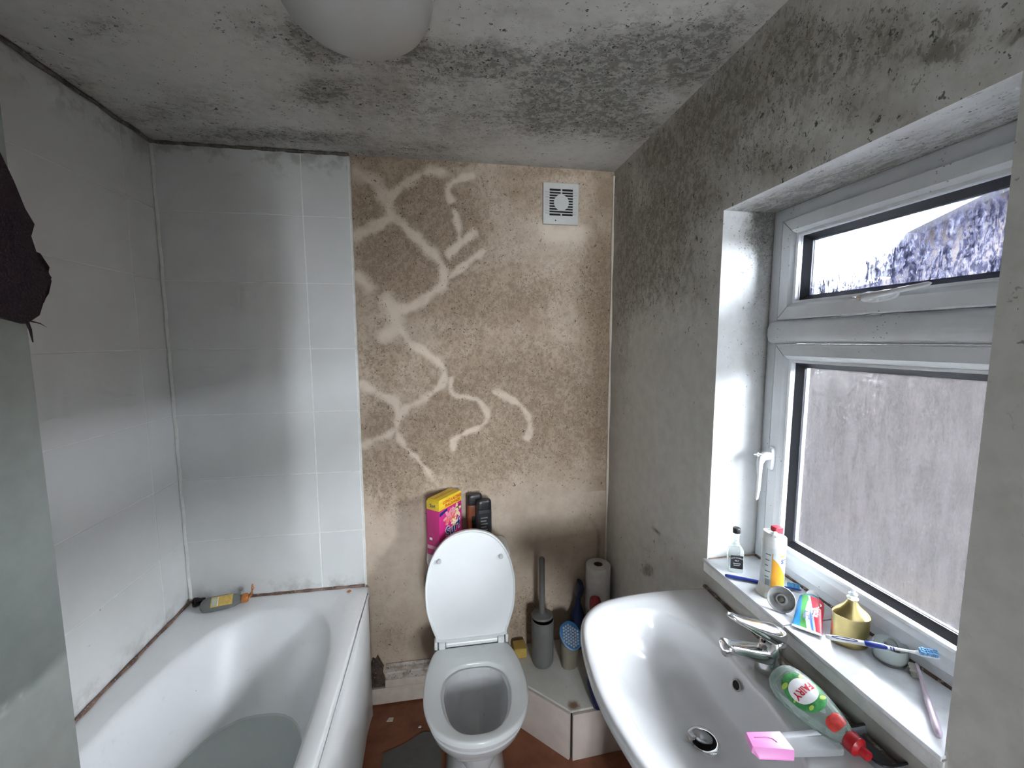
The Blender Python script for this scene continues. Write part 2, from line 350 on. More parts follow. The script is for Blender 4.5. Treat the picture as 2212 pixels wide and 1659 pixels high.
# ------------------------------------------------------------------ the room shell
def bmask(u, v):
    up = np.clip((v-.80)/.30, 0, 1); mo = blobs(u, v, BW)+.30*up*up*(3-2*up)+.08
    pa = np.zeros_like(u); rng = np.random.RandomState(3)
    wob = .004*np.sin(u*55+v*31)+.004*np.sin(u*23-v*71)+.002*np.sin(u*140+v*90+2*np.sin(v*60))
    uw = u+.004*np.sin(v*33+1); vw = v+.004*np.sin(u*41+2)
    for pl, w in zip(BR, BRW):
        d = polydist(uw, vw, smooth_pl(pl))+wob
        pa = np.maximum(pa, np.clip(1.35-d/w*.95, 0, 1)**1.2*.9)
    pa = np.maximum(pa, .6*np.exp(-((u-1.50)/.09)**2-((v-2.03)/.05)**2))
    line = np.clip(1-polydist(u, v, smooth_pl([(1.60,.835),(1.626,.804),(1.678,.746),(1.699,.682),(1.698,.592),(1.696,.502)]))/.016, 0, 1)*.55*np.clip((.80-v)/.12, .15, 1)
    wa = .34+.55*np.exp(-((u-1.70)/.07)**2)*(v > .9)+.30*np.exp(-((v-1.95)/.35)**2)*np.exp(-((u-.95)/.3)**2)
    wa += .30*np.clip((.50-v)/.4, 0, 1)
    wa = wa*(1-.6*np.clip(pa, 0, 1))
    mo = mo*(1-.45*np.exp(-((v-.70)/.20)**2))
    # fan halo: cleaner paint under the fan
    return {'mould': mo, 'pale': pa, 'warm': wa, 'line': line}
wall_back = struct(wall_grid('wall_back', (0, D, 0), (1, 0, 0), (0, 0, 1), lin2(0, W, .0065), lin2(0, CZ, .0065), M['back'], bmask,
                      slab=[(-.1, W+.25, D+.002, D+.12, -.05, CZ+.05)], flip=False))
def lmask(u, v): return {k: np.zeros_like(u) for k in ('mould', 'pale', 'warm', 'line')}
wall_left = struct(MB().box(-.12, 0, YN, D+.1, -.05, CZ+.05).build('wall_left', M['grout']))
# near wall with a doorway to an added, unseen landing that supplies fill light
DX0, DX1, DZ = .80, 1.62, 2.06
HY, HX0, HX1 = -2.7, -.3, 2.2
wall_near = struct(MB().box(-.1, DX0, YN-.1, YN, -.05, CZ+.05).box(DX1, W+.25, YN-.1, YN, -.05, CZ+.05).box(DX0, DX1, YN-.1, YN, DZ, CZ+.05).build('wall_near', M['plain']))
struct(MB().box(HX0-.1, HX1+.1, HY-.1, YN-.1, -.08, 0).build('floor_landing', simple('landing_carpet', (.30, .27, .23), .95)))
struct(MB().box(HX0-.1, HX1+.1, HY-.1, YN-.1, CZ+.002, CZ+.1).build('ceiling_landing', M['plain']))
struct(MB().box(HX0-.1, HX0, HY-.1, YN-.1, 0, CZ).build('wall_landing_left', M['plain']))
struct(MB().box(HX1, HX1+.1, HY-.1, YN-.1, 0, CZ).build('wall_landing_right', M['plain']))
LW = (1.12, 1.78, 1.10, 1.90)       # opening of the unseen window added for fill daylight
struct(MB().box(HX0, LW[0], HY-.1, HY, 0, CZ).box(LW[1], HX1, HY-.1, HY, 0, CZ).box(LW[0], LW[1], HY-.1, HY, 0, LW[2]).box(LW[0], LW[1], HY-.1, HY, LW[3], CZ).build('wall_landing_near', M['plain']))
struct(MB().box(HX0, 0-.1, YN-.1, YN-.08, 0, CZ).box(W+.25, HX1, YN-.1, YN-.08, 0, CZ).build('wall_landing_far', M['plain']))
fw = MB()
for b in ((LW[0], LW[1], LW[2], LW[2]+.06), (LW[0], LW[1], LW[3]-.06, LW[3]), (LW[0], LW[0]+.06, LW[2], LW[3]), (LW[1]-.06, LW[1], LW[2], LW[3]), (1.43, 1.47, LW[2], LW[3])): fw.box(b[0], b[1], HY-.07, HY-.02, b[2], b[3])
struct(fw.build('window_fill', simple('fill_window_frame', (.75, .76, .77), .4)))
wall_nib = struct(MB().box(0, .715, YN, .035, 0, CZ).build('wall_near_left', M['plain'], bevel=.004))

OY0, OY1, OZ0, OZ1 = .45, 1.02, .955, 1.917       # window opening in the right wall
XF = 1.89                                        # face of the window frame
def rmask(u, v):
    mo = blobs(u, v, RW)+.16*np.clip((v-1.45)/.4, 0, 1)+.02
    wa = .55*np.exp(-((u-D)/.10)**2)*np.clip((v-.4)/.4, 0, 1)+.35*np.clip((v-2.12)/.12, 0, 1)+.10
    pa = np.zeros_like(u)
    line = np.clip(1-polydist(u, v, [(1.419,.918),(1.364,.919),(1.282,.912)])/.004, 0, 1)
    # brown damp along the joint between basin and sill upstand
    s = np.exp(-((v-.885)/.012)**2)*((u > .3) & (u < .78))*.9+np.exp(-((v-.915)/.02)**2-((u-.66)/.05)**2)*.8
    return {'mould': mo, 'pale': pa, 'warm': wa+s, 'line': line+s*.35}
wall_right = struct(wall_grid('wall_right', (W, 0, 0), (0, 1, 0), (0, 0, 1), lin2(YN, D, .0105, (OY0, OY1)), lin2(0, CZ, .0105, (OZ0, OZ1)), M['right'], rmask,
    skip=lambda u, v: OY0 < u < OY1 and OZ0 < v < OZ1,
    slab=[(W+.002, W+.25, YN, OY0-.002, -.05, CZ+.05), (W+.002, W+.25, OY1+.002, D+.05, -.05, CZ+.05),
          (W+.002, W+.25, OY0-.002, OY1+.002, -.05, OZ0-.002), (W+.002, W+.25, OY0-.002, OY1+.002, OZ1+.002, CZ+.05)], flip=True))
def cmask(u, v):
    mo = blobs(u, v, CE)*1.05+.10
    e = np.minimum(u, D-v); mo += .25*np.exp(-(e/.06)**2)
    wa = .10+.35*np.exp(-((D-v)/.05)**2)*(u > .67)+.2*np.exp(-(u/.08)**2)
    return {'mould': mo, 'pale': np.zeros_like(u), 'warm': wa, 'line': np.zeros_like(u)}
ceiling = struct(wall_grid('ceiling', (0, 0, CZ), (1, 0, 0), (0, 1, 0), lin2(0, W, .012), lin2(YN, D, .012), M['ceil'], cmask,
                    slab=[(-.1, W+.25, YN-.1, D+.1, CZ+.002, CZ+.12)], flip=True))

# window reveals: two jambs and the soffit
def revmask(kind):
    def f(u, v):
        if kind == 'soffit':
            mo = 1.1*np.exp(-((u-.92)/.22)**2)*np.clip(v/.10+.05, 0, 1)+.55*np.clip(v/.15, 0, 1)+.12
            wa = .4*np.clip((v-.13)/.02, 0, 1)+.12*np.clip(v/.15, 0, 1)
        else:
            mo = 1.0*np.exp(-((u-1.88)/.09)**2)*np.exp(-((v-.11)/.05)**2)+.3*np.exp(-((u-1.7)/.2)**2)*np.clip(v/.15, 0, 1)+.05
            wa = .9*np.clip((v-.139)/.01, 0, 1)+.5*np.exp(-((u-.965)/.008)**2)
        return {'mould': mo, 'pale': np.zeros_like(u), 'warm': wa, 'line': .5*np.clip((v-.146)/.006, 0, 1)+np.zeros_like(u)}
    return f
dv = lin2(0, XF-W+.01, .008)
def reveal(name, org, U, V, us, kind, flip):
    o = wall_grid(name, org, U, V, us, dv, M['reveal'], revmask(kind), flip=flip)
    o.parent = wall_right; return o
reveal('window_reveal', (W, OY1, 0), (0, 0, 1), (1, 0, 0), lin2(OZ0, OZ1, .01), 'jamb', False)
reveal('window_reveal', (W, OY0, 0), (0, 0, 1), (1, 0, 0), lin2(OZ0, OZ1, .01), 'jamb', True)
reveal('window_reveal', (W, 0, OZ1), (0, 1, 0), (1, 0, 0), lin2(OY0, OY1, .01), 'soffit', False)

# floor: terracotta sheet with a torn grey piece
def floor_mat():
    g = NT('terracotta_floor'); p = g.pos(); n = g.noise(p, 9, 6, .6); n2 = g.noise(p, 60, 4)
    col = g.mix(g.mr(n, .3, .7), (.20, .070, .035), (.31, .115, .058)); col = g.mix(g.mr(n2, .6, .75, 0, .6), col, (.12, .05, .035))
    return g.done(g.bsdf(col, .55, Normal=g.bump(n2, .15, .001)))
M['floor'] = floor_mat()
floor = struct(MB().box(-.1, W+.25, YN-.1, D+.1, -.08, 0).build('floor', M['floor']))
M['lino'] = simple('grey_lino', (.14, .135, .12), .7, bump=.2)
lp = [(.745, .45), (1.30, .45), (1.28, 1.02), (1.16, 1.12), (1.02, 1.20), (.975, 1.27), (.972, 1.56), (.90, 1.575), (.83, 1.535), (.752, 1.51)]
tag(MB().prism(lp, 0.0, .003).build('lino_offcut', M['lino']), 'torn dull grey lino sheet laid over the red-brown floor around the toilet', 'floor sheet')
M['debris'] = simple('plaster_crumb', (.72, .66, .58), .9)
for i, (x, y, s) in enumerate(((.76, 1.655, .014), (.885, 1.60, .006))):
    tag(MB().prism([(x-s, y-s*.5), (x+s*.8, y-s*.7), (x+s, y+s*.4), (x-s*.3, y+s*.6)], 0, .004).build('plaster_flake', M['debris']),
        ['larger pale plaster flake on the red-brown floor next to the bath panel', 'tiny pale plaster crumb on the floor close to the toilet'][i], 'flake', 'plaster flakes on the floor')

# wall tiles, 500 x 250 mm, grout recessed
ZJ = [2.0527-.25*i for i in range(7)]            # horizontal joints
rows = [(ZJ[0], CZ-.004)]+[(ZJ[i+1], ZJ[i]) for i in range(6)]
def slab_piece(name, box, mat, parent, bev=.0007):
    return MB().box(*box).build(name, mat, parent, bevel=bev, seg=1, smooth=30)
gb = MB().box(0.0, .668, D-.0074, D+.001, .552, CZ).build('grout_bed', M['grout'], wall_back)
for (z0, z1) in rows:
    for (x0, x1) in ((.006, .4975), (.4975, .6665)):
        slab_piece('tile', (x0+.0022, x1-.0022, D-.0085, D-.002, z0+.0016, z1-.0016), M['tile'], wall_back)
for (z0, z1) in rows:
    for (y0, y1) in ((1.593, D-.012), (1.093, 1.593), (.593, 1.093), (.093, .593)):
        slab_piece('tile', (-.004, .0014, y0+.0018, y1-.0018, z0+.0014, z1-.0014), M['tile'], wall_left)
# white sealant down the tiled corner, edge bead of the tiling, mouldy ceiling seals
def trim(name, mb, mat, **k): return struct(mb.build(name, mat, **k))
M['whiteseal'] = simple('white_sealant', (.80, .80, .76), .5, bump=.2)
trim('trim_1', MB().tube([(.006+.0015*math.sin(i*1.7), D-.011, .56+i*(CZ-.57)/40) for i in range(41)], .006, 8), M['whiteseal'])
trim('trim_2', MB().tube([(.0685*0+.6695+.0008*math.sin(i*2.1), D-.004, .56+i*(CZ-.57)/40) for i in range(41)], .0042, 8), M['whiteseal'])
trim('trim_3', MB().tube([(.009+.002*math.sin(i*.9), YN+.64+i*(D-.055)/60, CZ-.006-.002*math.sin(i*1.3)) for i in range(61)], [.005+.005*abs(math.sin(i*.37))*abs(math.sin(i*.11+.6)) for i in range(61)], 8), M['blackseal'])
trim('trim_4', MB().tube([(.01+i*.66/40, D-.010, CZ-.004-.002*abs(math.sin(i*1.1))) for i in range(41)], [.004+.003*abs(math.sin(i*.61)) for i in range(41)], 8), M['blackseal'])
# pale crease of old wallpaper paste in the right-hand corner
M['crease'] = simple('corner_filler', (.70, .62, .52), .8, bump=.2)
trim('trim_5', MB().tube([(W-.004, D-.004, .55+i*1.72/40) for i in range(41)], [.005+.0015*math.sin(i*.8) for i in range(41)], 8), M['crease'])
# skirting behind the toilet: dirty moulding and a bare board under it
M['skirt'] = silicone_mat('dirty_skirting', (.34, .27, .22), (.55, .49, .43), (.16, .11, .08))
M['board'] = simple('bare_board', (.60, .52, .45), .75)
bb = MB()
prof = [(D, .186), (D-.006, .186), (D-.010, .176), (D-.017, .172), (D-.017, .158), (D-.011, .152), (D-.014, .146), (D-.014, .115), (D, .115)]
bb.loft([[(.737, y, z) for y, z in prof], [(1.12, y, z) for y, z in prof]])
base = struct(bb.build('baseboard_back', M['skirt'], smooth=20))
MB().box(.668, 1.12, D-.016, D, .010, .083).build('board', M['board'], base, bevel=.001)
MB().box(.734, 1.12, D-.0145, D, .083, .116).build('board', M['board'], base, bevel=.001)
M['hole'] = simple('black_void', (.012, .011, .010), .9)
MB().loft([[(x, D-.007, z) for x, z in ((.672, .084), (.731, .084), (.733, .118), (.724, .150), (.729, .178), (.716, .205), (.705, .232), (.695, .214), (.684, .222), (.672, .190))], [(x, D, z) for x, z in ((.672, .084), (.731, .084), (.733, .118), (.724, .150), (.729, .178), (.716, .205), (.705, .232), (.695, .214), (.684, .222), (.672, .190))]]).build('torn_plaster_gap', silicone_mat('torn_plaster', (.015, .012, .010), (.09, .06, .045), (.26, .21, .17)), base)

# ------------------------------------------------------------------ outside: neighbouring brick house and yard
def brick_mat():
    g = NT('neighbour_brick'); p = g.n('ShaderNodeTexCoord').outputs['Object']
    mp = g.n('ShaderNodeCombineXYZ'); s = g.n('ShaderNodeSeparateXYZ', {0: p})
    g.set(mp.inputs[0], s.outputs[1]); g.set(mp.inputs[1], s.outputs[2])
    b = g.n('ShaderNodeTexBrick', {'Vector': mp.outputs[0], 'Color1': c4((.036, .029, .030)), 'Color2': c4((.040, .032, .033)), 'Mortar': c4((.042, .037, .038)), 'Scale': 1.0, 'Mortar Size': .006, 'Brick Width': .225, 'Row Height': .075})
    return g.done(g.bsdf(b.outputs['Color'], .9))
nb = thing('neighbour_house', (4.9, 1.5, -.1), 'red brick house wall beyond the wet window', 'building')
XB = 4.9
pts = [(2.25, -.1), (9.5, -.1), (9.5, 1.75), (4.0, 2.02), (3.15, 2.12), (2.95, 2.45), (2.40, 2.62), (2.25, 2.66)]
MB().loft([[(XB, y, z) for y, z in pts], [(XB+3, y, z) for y, z in pts]]).build('wall', brick_mat(), nb, smooth=0)
M['slate'] = simple('slate', (.10, .10, .115), .7)
MB().loft([[(XB-.12, y, z) for y, z in ((2.2, 2.67), (2.95, 2.455), (3.15, 2.13), (3.17, 2.15), (2.97, 2.49), (2.2, 2.71))], [(XB+3, y, z) for y, z in ((2.2, 2.67), (2.95, 2.455), (3.15, 2.13), (3.17, 2.15), (2.97, 2.49), (2.2, 2.71))]]).build('roof', M['slate'], nb, smooth=0)
tr2 = thing('terrace_row', (14, -4, -.1), 'distant row of brick houses across the yards', 'building')
MB().box(14, 18, -16, 6, -.1, 3.6).build('wall', simple('far_brick', (.16, .11, .10), .9), tr2, smooth=0)
MB().loft([[(13.8, y, 3.6), (16, y, 5.0), (18.2, y, 3.6)] for y in (-16.2, 6.2)]).build('roof', M['slate'], tr2, smooth=0)
# unseen outer wall, built tall with flanks to keep skylight off the brick
ow = struct(MB().box(1.76, 1.985, -7, 9, CZ+.055, 5.4).box(1.76, 1.985, D+.125, 9, -.1, CZ+.055).box(2.32, 2.42, -7, YN-.05, -.1, CZ+.055).build('wall_outer_skyblock', simple('dark_render', (.16, .15, .14), .9)))
ls = struct(MB().box(1.99, 3.35, -3.2, 4.6, 2.31, 2.36).build('roof_skyblock', simple('skyblock_roof_grey', (.20, .20, .20), .8)))  # added roof out of view, cuts steep skylight on basin and sill
struct(MB().box(3.30, 3.42, -3.2, 4.6, -.1, 1.60).build('wall_dark_backdrop', simple('dark_backdrop_render', (.10, .09, .095), .9)))  # added dark wall, hides the sky-lit ground behind the lower pane
yd = MB().box(2.0, 30, -20, 25, -.2, -.1).build('ground', simple('wet_concrete_yard', (.09, .09, .09), .6)); struct(yd)

# ------------------------------------------------------------------ window
M['upvc'] = None
def upvc():
    g = NT('white_upvc'); p = g.pos(); n = g.noise(p, 20, 4); d = g.noise(p, 55, 5, .65)
    col = g.mix(g.mr(n, .3, .7), (.76, .78, .80), (.80, .82, .84))
    v = g.vor(p, 95); k = g.math('MULTIPLY', g.mr(v.outputs['Distance'], .20, .08), g.mr(g.noise(p, 9, 3), .56, .66))
    col = g.mix(g.math('MULTIPLY', k, .75), col, (.10, .10, .09))
    return g.done(g.bsdf(col, .3, Normal=g.bump(d, .02, .001)))
M['upvc'] = upvc()
M['gasket'] = simple('black_gasket', (.012, .013, .018), .5)
def pane_mat(name, lo, hi, streak, haze, tint, blur, rgh=.3):
    """wet glass: see-through film with run-down streaks and beads of condensation"""
    g = NT(name)
    p = g.pos(); ps = g.pos((1, 1, .16)); pd = g.pos((1, 1, .5))
    run = g.noise(ps, 62, 5, .7, .6); fine = g.noise(pd, 170, 4, .65, .8); big = g.noise(p, 5, 3)
    v = g.vor(pd, 150); bead = g.mr(v.outputs['Distance'], .42, .22)
    w = g.math('ADD', g.math('MULTIPLY', g.mr(run, .42, .58), streak), g.math('MULTIPLY', g.mr(fine, .44, .6), .5))
    w = g.math('ADD', w, g.math('MULTIPLY', bead, .25))
    f = g.mr(w, .25, 1.15, lo, hi)
    tr = g.n('ShaderNodeBsdfTransparent', {'Color': g.mix(g.mr(fine, .35, .65), tint, tuple(min(1, x*1.2) for x in tint))})
    hz = g.n('ShaderNodeBsdfTranslucent', {'Color': g.mix(g.mr(run, .35, .65), haze, tuple(x*.5 for x in haze)), 'Normal': g.bump(g.math('ADD', run, fine), .8, .004)})
    gl = g.n('ShaderNodeBsdfGlossy', {'Roughness': .12, 'Color': (1, 1, 1, 1), 'Normal': g.bump(fine, .6, .003)})
    rf = g.n('ShaderNodeBsdfRefraction', {'Color': g.mix(g.mr(fine, .35, .65), tint, tuple(min(1, x*1.2) for x in tint)), 'Roughness': rgh, 'IOR': 1.12, 'Normal': g.bump(g.math('ADD', run, fine), .9, .008)})
    tr = g.n('ShaderNodeMixShader', {0: blur, 1: tr.outputs[0], 2: rf.outputs[0]})
    a = g.n('ShaderNodeMixShader', {0: f, 1: tr.outputs[0], 2: hz.outputs[0]})
    return g.done(g.n('ShaderNodeMixShader', {0: .05, 1: a.outputs[0], 2: gl.outputs[0]}))
M['pane_low'] = pane_mat('fogged_pane', .07, .30, .55, (.040, .039, .041), (.92, .92, .93), .15)

def top_pane():
    """upper light: clear towards the far top corner, beaded and streaked with condensation elsewhere"""
    g = NT('wet_pane'); p = g.pos(); ps = g.pos((1, 1, .22)); pd = g.pos((1, 1, .55))
    s_ = g.n('ShaderNodeSeparateXYZ', {0: p}); y, z = s_.outputs[1], s_.outputs[2]
    run = g.noise(ps, 75, 5, .7, 1.2); fine = g.noise(pd, 150, 4, .65, 1.0)
    e = g.math('ADD', g.math('MULTIPLY', g.math('SUBTRACT', .86, y), .55), g.math('MULTIPLY', g.math('SUBTRACT', 1.735, z), 2.0))
    cond = g.mr(g.math('ADD', e, g.math('MULTIPLY', g.math('SUBTRACT', run, .5), .12)), -.03, .03)
    st = g.mr(g.math('ADD', g.math('MULTIPLY', run, .6), g.math('MULTIPLY', fine, .4)), .46, .53)
    f = g.math('MULTIPLY', cond, g.math('MULTIPLY', st, .992))
    v = g.vor(pd, 120)
    hz = g.n('ShaderNodeBsdfTranslucent', {'Color': g.mix(g.mr(g.math('ADD', fine, g.math('MULTIPLY', v.outputs['Distance'], .3)), .45, .75), (.125, .130, .175), (.035, .036, .060))})
    tr = g.n('ShaderNodeBsdfTransparent', {'Color': c4((.95, .96, .98))})
    gl = g.n('ShaderNodeBsdfGlossy', {'Roughness': .12, 'Normal': g.bump(fine, .6, .003)})
    a = g.n('ShaderNodeMixShader', {0: f, 1: tr.outputs[0], 2: hz.outputs[0]})
    return g.done(g.n('ShaderNodeMixShader', {0: .04, 1: a.outputs[0], 2: gl.outputs[0]}))
M['pane_top'] = top_pane()
def ring_frame(rect, prof):
    """mitred frame swept round a rectangle in y,z; prof = [(inset, x), ...]"""
    y0, y1, z0, z1 = rect; mb = MB()
    rings = [[(x, y0+i, z0+i), (x, y1-i, z0+i), (x, y1-i, z1-i), (x, y0+i, z1-i)] for i, x in prof]
    return mb.loft(rings+[rings[0]], False, False)
win = ring_frame((OY0, OY1, OZ0+.008, OZ1), [(0, XF+.07), (0, XF), (.010, XF-.003), (.030, XF-.003), (.036, XF+.004), (.047, XF+.006), (.050, XF+.07)]).build('window_1', M['upvc'], smooth=20)
struct(win)
# rounded transom bar, a little proud
tr = MB(); prof = [(XF+.05, 1.572), (XF-.006, 1.572), (XF-.014, 1.580), (XF-.017, 1.592), (XF-.017, 1.612), (XF-.013, 1.624), (XF-.004, 1.632), (XF+.05, 1.632)]
def trn(y, k): return [(x+(0 if x > XF+.01 else k), y, z+(1.602-z)*k*20) for x, z in prof]
tr.loft([trn(OY0+.006, .012), trn(OY0+.010, .004), trn(OY0+.02, 0), trn(OY1-.022, 0), trn(OY1-.012, .004), trn(OY1-.008, .012)])
tr.build('transom', M['upvc'], win, smooth=40)
SY0, SY1 = OY0+.043, OY1-.043
def sash(z0, z1, ga, gb, pm):
    pr = [(0, XF+.05), (0, XF-.012), (.003, XF-.015), (.030, XF-.015), (ga-.006, XF-.006), (ga, XF+.004), (ga, XF+.012), (ga, XF+.05)]
    s = ring_frame((SY0, SY1, z0, z1), pr).build('sash', M['upvc'], win, smooth=20)
    r = (SY0+ga, SY1-ga, z0+ga, z1-ga)
    ring_frame(r, [(-.002, XF+.030), (-.002, XF+.006), (.0, XF+.006), (gb, XF+.018), (gb+.004, XF+.022), (gb+.004, XF+.032)]).build('gasket', M['gasket'], s, smooth=20)
    ring_frame(r, [(gb, XF+.027), (gb, XF+.034), (gb+.005, XF+.034), (gb+.005, XF+.027)]).build('spacer_bar', simple('spacer', (.30, .33, .40), .45), s, smooth=20)
    MB().box(XF+.022, XF+.026, r[0], r[1], r[2], r[3]).build('pane', pm, s, smooth=0)
    ring_frame(r, [(-.001, XF-.0065), (-.007, XF-.0075), (-.007, XF-.002), (-.001, XF+.001)]).build('glazing_bead', simple('bead_white', (.86, .88, .90), .25), s, smooth=20)
    # hairline mitre joints
    for (cy, cz, sy, sz) in ((SY1, z1, -1, -1), (SY1, z0, -1, 1), (SY0, z1, 1, -1), (SY0, z0, 1, 1)):
        a = (cy+sy*.004, cz+sz*.004); b = (cy+sy*(ga-.007), cz+sz*(ga-.007))
        MB().tube([(XF-.0148, a[0], a[1]), (XF-.0148, cy+sy*.030, cz+sz*.030), (XF-.0055, b[0], b[1])], .0008, 5).build('mitre_joint', M['jointline'], s)
    return s
M['jointline'] = simple('joint_line', (.25, .25, .24), .8)
st = sash(1.634, 1.884, .046, .008, M['pane_top'])
sl = sash(.993, 1.571, .048, .008, M['pane_low'])
# espagnolette handles
M['handle'] = simple('white_handle', (.84, .85, .86), .25)
M['chrome'] = simple('chrome', (.78, .78, .78), .12, 1.0, var=.03)
def handle(parent, M4):
    hb = MB()
    hb.loft([ell(0, 0, .0095, .032, 0, 20, 2.6), ell(0, 0, .0095, .032, .006, 20, 2.6), ell(0, 0, .007, .029, .009, 20, 2.6)])
    hb.build('handle_plate', M['handle'], parent, M=M4, smooth=40)
    lv = MB()
    lv.tube([(0, .008, .004), (0, .008, .02), (0, .004, .032), (0, -.012, .037), (0, -.045, .036), (0, -.085, .037), (0, -.108, .040), (0, -.113, .0405)],
            [.011, .0115, .012, .0085, .006, .0055, .0045, .001], 12, .85, up=(1, 0, 0))
    lv.build('handle_lever', M['handle'], parent, M=M4, smooth=50)
    k = MB(); k.tube([(0, .012, .036), (0, .013, .043)], [.0055, .0055], 12); k.tube([(0, .013, .043), (0, .0135, .056)], .0014, 8)
    k.build('lock_key', M['chrome'], parent, M=M4, smooth=40)
handle(sl, frame_at((XF-.015, .962, 1.265), (-1, 0, 0), (0, -1, 0)))       # lever hangs down
mh = frame_at((XF-.013, .712, 1.666), (-1, 0, 0), (0, .10, 1))               # lever lies level, pointing along the rail
handle(st, mh)
# tiled sill and its edge
M['silltile'] = simple('white_sill_tile', (.84, .86, .89), .25, var=.05, vs=40, bump=.03)
sill = struct(MB().box(W-.004, XF+.05, OY0-.002, OY1+.008, .925, .955).build('window_sill', M['grout'], smooth=0))
for y0, y1 in ((.7415, OY1+.008), (OY0-.002, .7385)):
    MB().box(W-.009, XF+.004, y0, y1, .9545, .963).build('sill_tile', M['silltile'], sill, bevel=.0015)
M['sillgrime'] = silicone_mat('sill_grime', (.06, .035, .025), (.22, .15, .11), (.5, .47, .44))
MB().tube([(XF-.002, OY0+.002+i*(OY1-OY0-.006)/30, .9645) for i in range(31)], [.0028+.0016*abs(math.sin(i*.7)) for i in range(31)], 7).build('sealant_bead', M['sillgrime'], sill)
MB().tube([(W+.004+i*(XF-W-.006)/14, OY1-.001, .9640) for i in range(15)], [.0016+.0014*(i/14) for i in range(15)], 7).build('sealant_bead', silicone_mat('sill_rust', (.20, .09, .05), (.45, .30, .22), (.6, .55, .5)), sill)
# flat edge trim of the sill, tile upstand below it
M['upstand'] = simple('grey_upstand', (.52, .52, .50), .5, var=.1, vs=18)
MB().box(W-.0065, W, OY0-.004, OY1+.010, .9555, .958).build('edge_trim', simple('edge_trim_grey', (.42, .40, .38), .6), sill)

# ------------------------------------------------------------------ bath
M['enamel'] = None
def white_gloss(name, a, b, rough, grime=None, gz=None):
    g = NT(name); p = g.pos(); n = g.noise(p, 4, 4); n2 = g.noise(p, 30, 5, .65)
    col = g.mix(g.mr(n, .3, .7), a, b)
    col = g.mix(g.mr(n2, .60, .78, 0, .25), col, (.55, .53, .48))
    v = g.vor(p, 26); s = g.math('MULTIPLY', g.mr(v.outputs['Distance'], .055, .03), g.mr(g.noise(p, 7, 2), .54, .64))
    col = g.mix(g.math('MULTIPLY', s, .6), col, (.22, .20, .16))
    return g.done(g.bsdf(col, rough+.04))
M['enamel'] = white_gloss('bath_acrylic', (.80, .81, .815), (.84, .85, .855), .34)
M['ceramic'] = white_gloss('white_ceramic', (.64, .64, .645), (.68, .68, .685), .1)
M['plastic'] = simple('white_plastic', (.82, .83, .83), .28, var=.02, vs=8)
bath = thing('bath', (.34, .90, 0), 'white acrylic bath against the tiled corner, part filled with water', 'bath')
ZR = .557; BX1, BY0, BY1 = .683, .040, 1.733
cx, cy = .355, .88
ang = sorted(set([2*math.pi*i/112 for i in range(112)]+[math.atan2(y-cy, x-cx) % (2*math.pi) for x in (.003, BX1) for y in (BY0, BY1)]))
def rect_ring(x0, x1, y0, y1, z):
    x0 = max(x0, .0075)
    out = []
    for t in ang:
        c, s = math.cos(t), math.sin(t); k = 9
        if abs(c) > 1e-9: k = min(k, ((x1 if c > 0 else x0)-cx)/c)
        if abs(s) > 1e-9: k = min(k, ((y1 if s > 0 else y0)-cy)/s)
        out.append((cx+c*k, cy+s*k, z))
    return out
def tub_ring(hw0, hw1, yf, yn, z, ef=3.0):
    """hw0 = reach towards the wall, hw1 = reach towards the room, yf/yn = far and near ends"""
    out = []
    for t in ang:
        c, s = math.cos(t), math.sin(t)
        rx = hw1 if c > 0 else hw0; ry = (yf-cy) if s > 0 else (cy-yn)
        e = ef if c > 0 else ef*.80
        r = (abs(c/rx)**e+abs(s/ry)**e)**(-1/e)
        out.append((cx+c*r, cy+s*r, z))
    return out
mb = MB()
mb.loft([rect_ring(.003, BX1-.012, BY0, BY1, .505), rect_ring(.003, BX1, BY0, BY1, .512), rect_ring(.003, BX1, BY0, BY1, ZR-.010), rect_ring(.003, BX1-.002, BY0, BY1, ZR-.004), rect_ring(.003, BX1-.007, BY0, BY1, ZR),
         tub_ring(.278, .286, 1.637, .112, ZR+.001, 3.4), tub_ring(.268, .279, 1.628, .12, ZR-.003, 3.3), tub_ring(.258, .273, 1.617, .13, ZR-.014, 3.3), tub_ring(.247, .266, 1.600, .14, ZR-.045, 3.2),
         tub_ring(.236, .250, 1.53, .16, .42, 3.0), tub_ring(.222, .228, 1.43, .18, .30, 2.9), tub_ring(.205, .205, 1.34, .20, .20, 2.8),
         tub_ring(.185, .185, 1.27, .23, .155, 2.8), tub_ring(.15, .15, 1.2, .28, .140, 2.6)], cap0=False, cap1=True)
mb.build('tub', M['enamel'], bath, smooth=50)
# bowed front panel with a lip
pn = MB(); N = 40
def prow(off, z): return [(.686+off*(1-abs(2*i/N-1)**2.4*(1.0 if i > N/2 else .75)), BY0+.005+i*(BY1-.05-BY0)/N, z) for i in range(N+1)]
prof = [(.002, .505), (.002, .5475), (.006, .5505), (.016, .548), (.028, .535), (.046, .49), (.058, .43), (.058, .33), (.046, .20), (.020, .08), (-.02, .012), (-.05, .002)]
rows_ = [prow(o, z) for o, z in prof]
back_ = [[(x-.012, y, z) for x, y, z in r] for r in rows_]
pn.loft(rows_, False, False, closed=False); pn.loft(back_[::-1], False, False, closed=False)
k = len(pn.v)
for r in (0, -1):
    a, b = rows_[r], back_[r]
    for i in range(N): pn.quad(a[i], a[i+1], b[i+1], b[i])
for i in (0, N):
    for j in range(len(rows_)-1): pn.quad(rows_[j][i], rows_[j+1][i], back_[j+1][i], back_[j][i])
pn.build('bath_panel', M['enamel'], bath, smooth=50)
MB().box(.05, .64, BY0+.02, BY1-.02, 0.001, .13).build('cradle', M['hole'], bath)
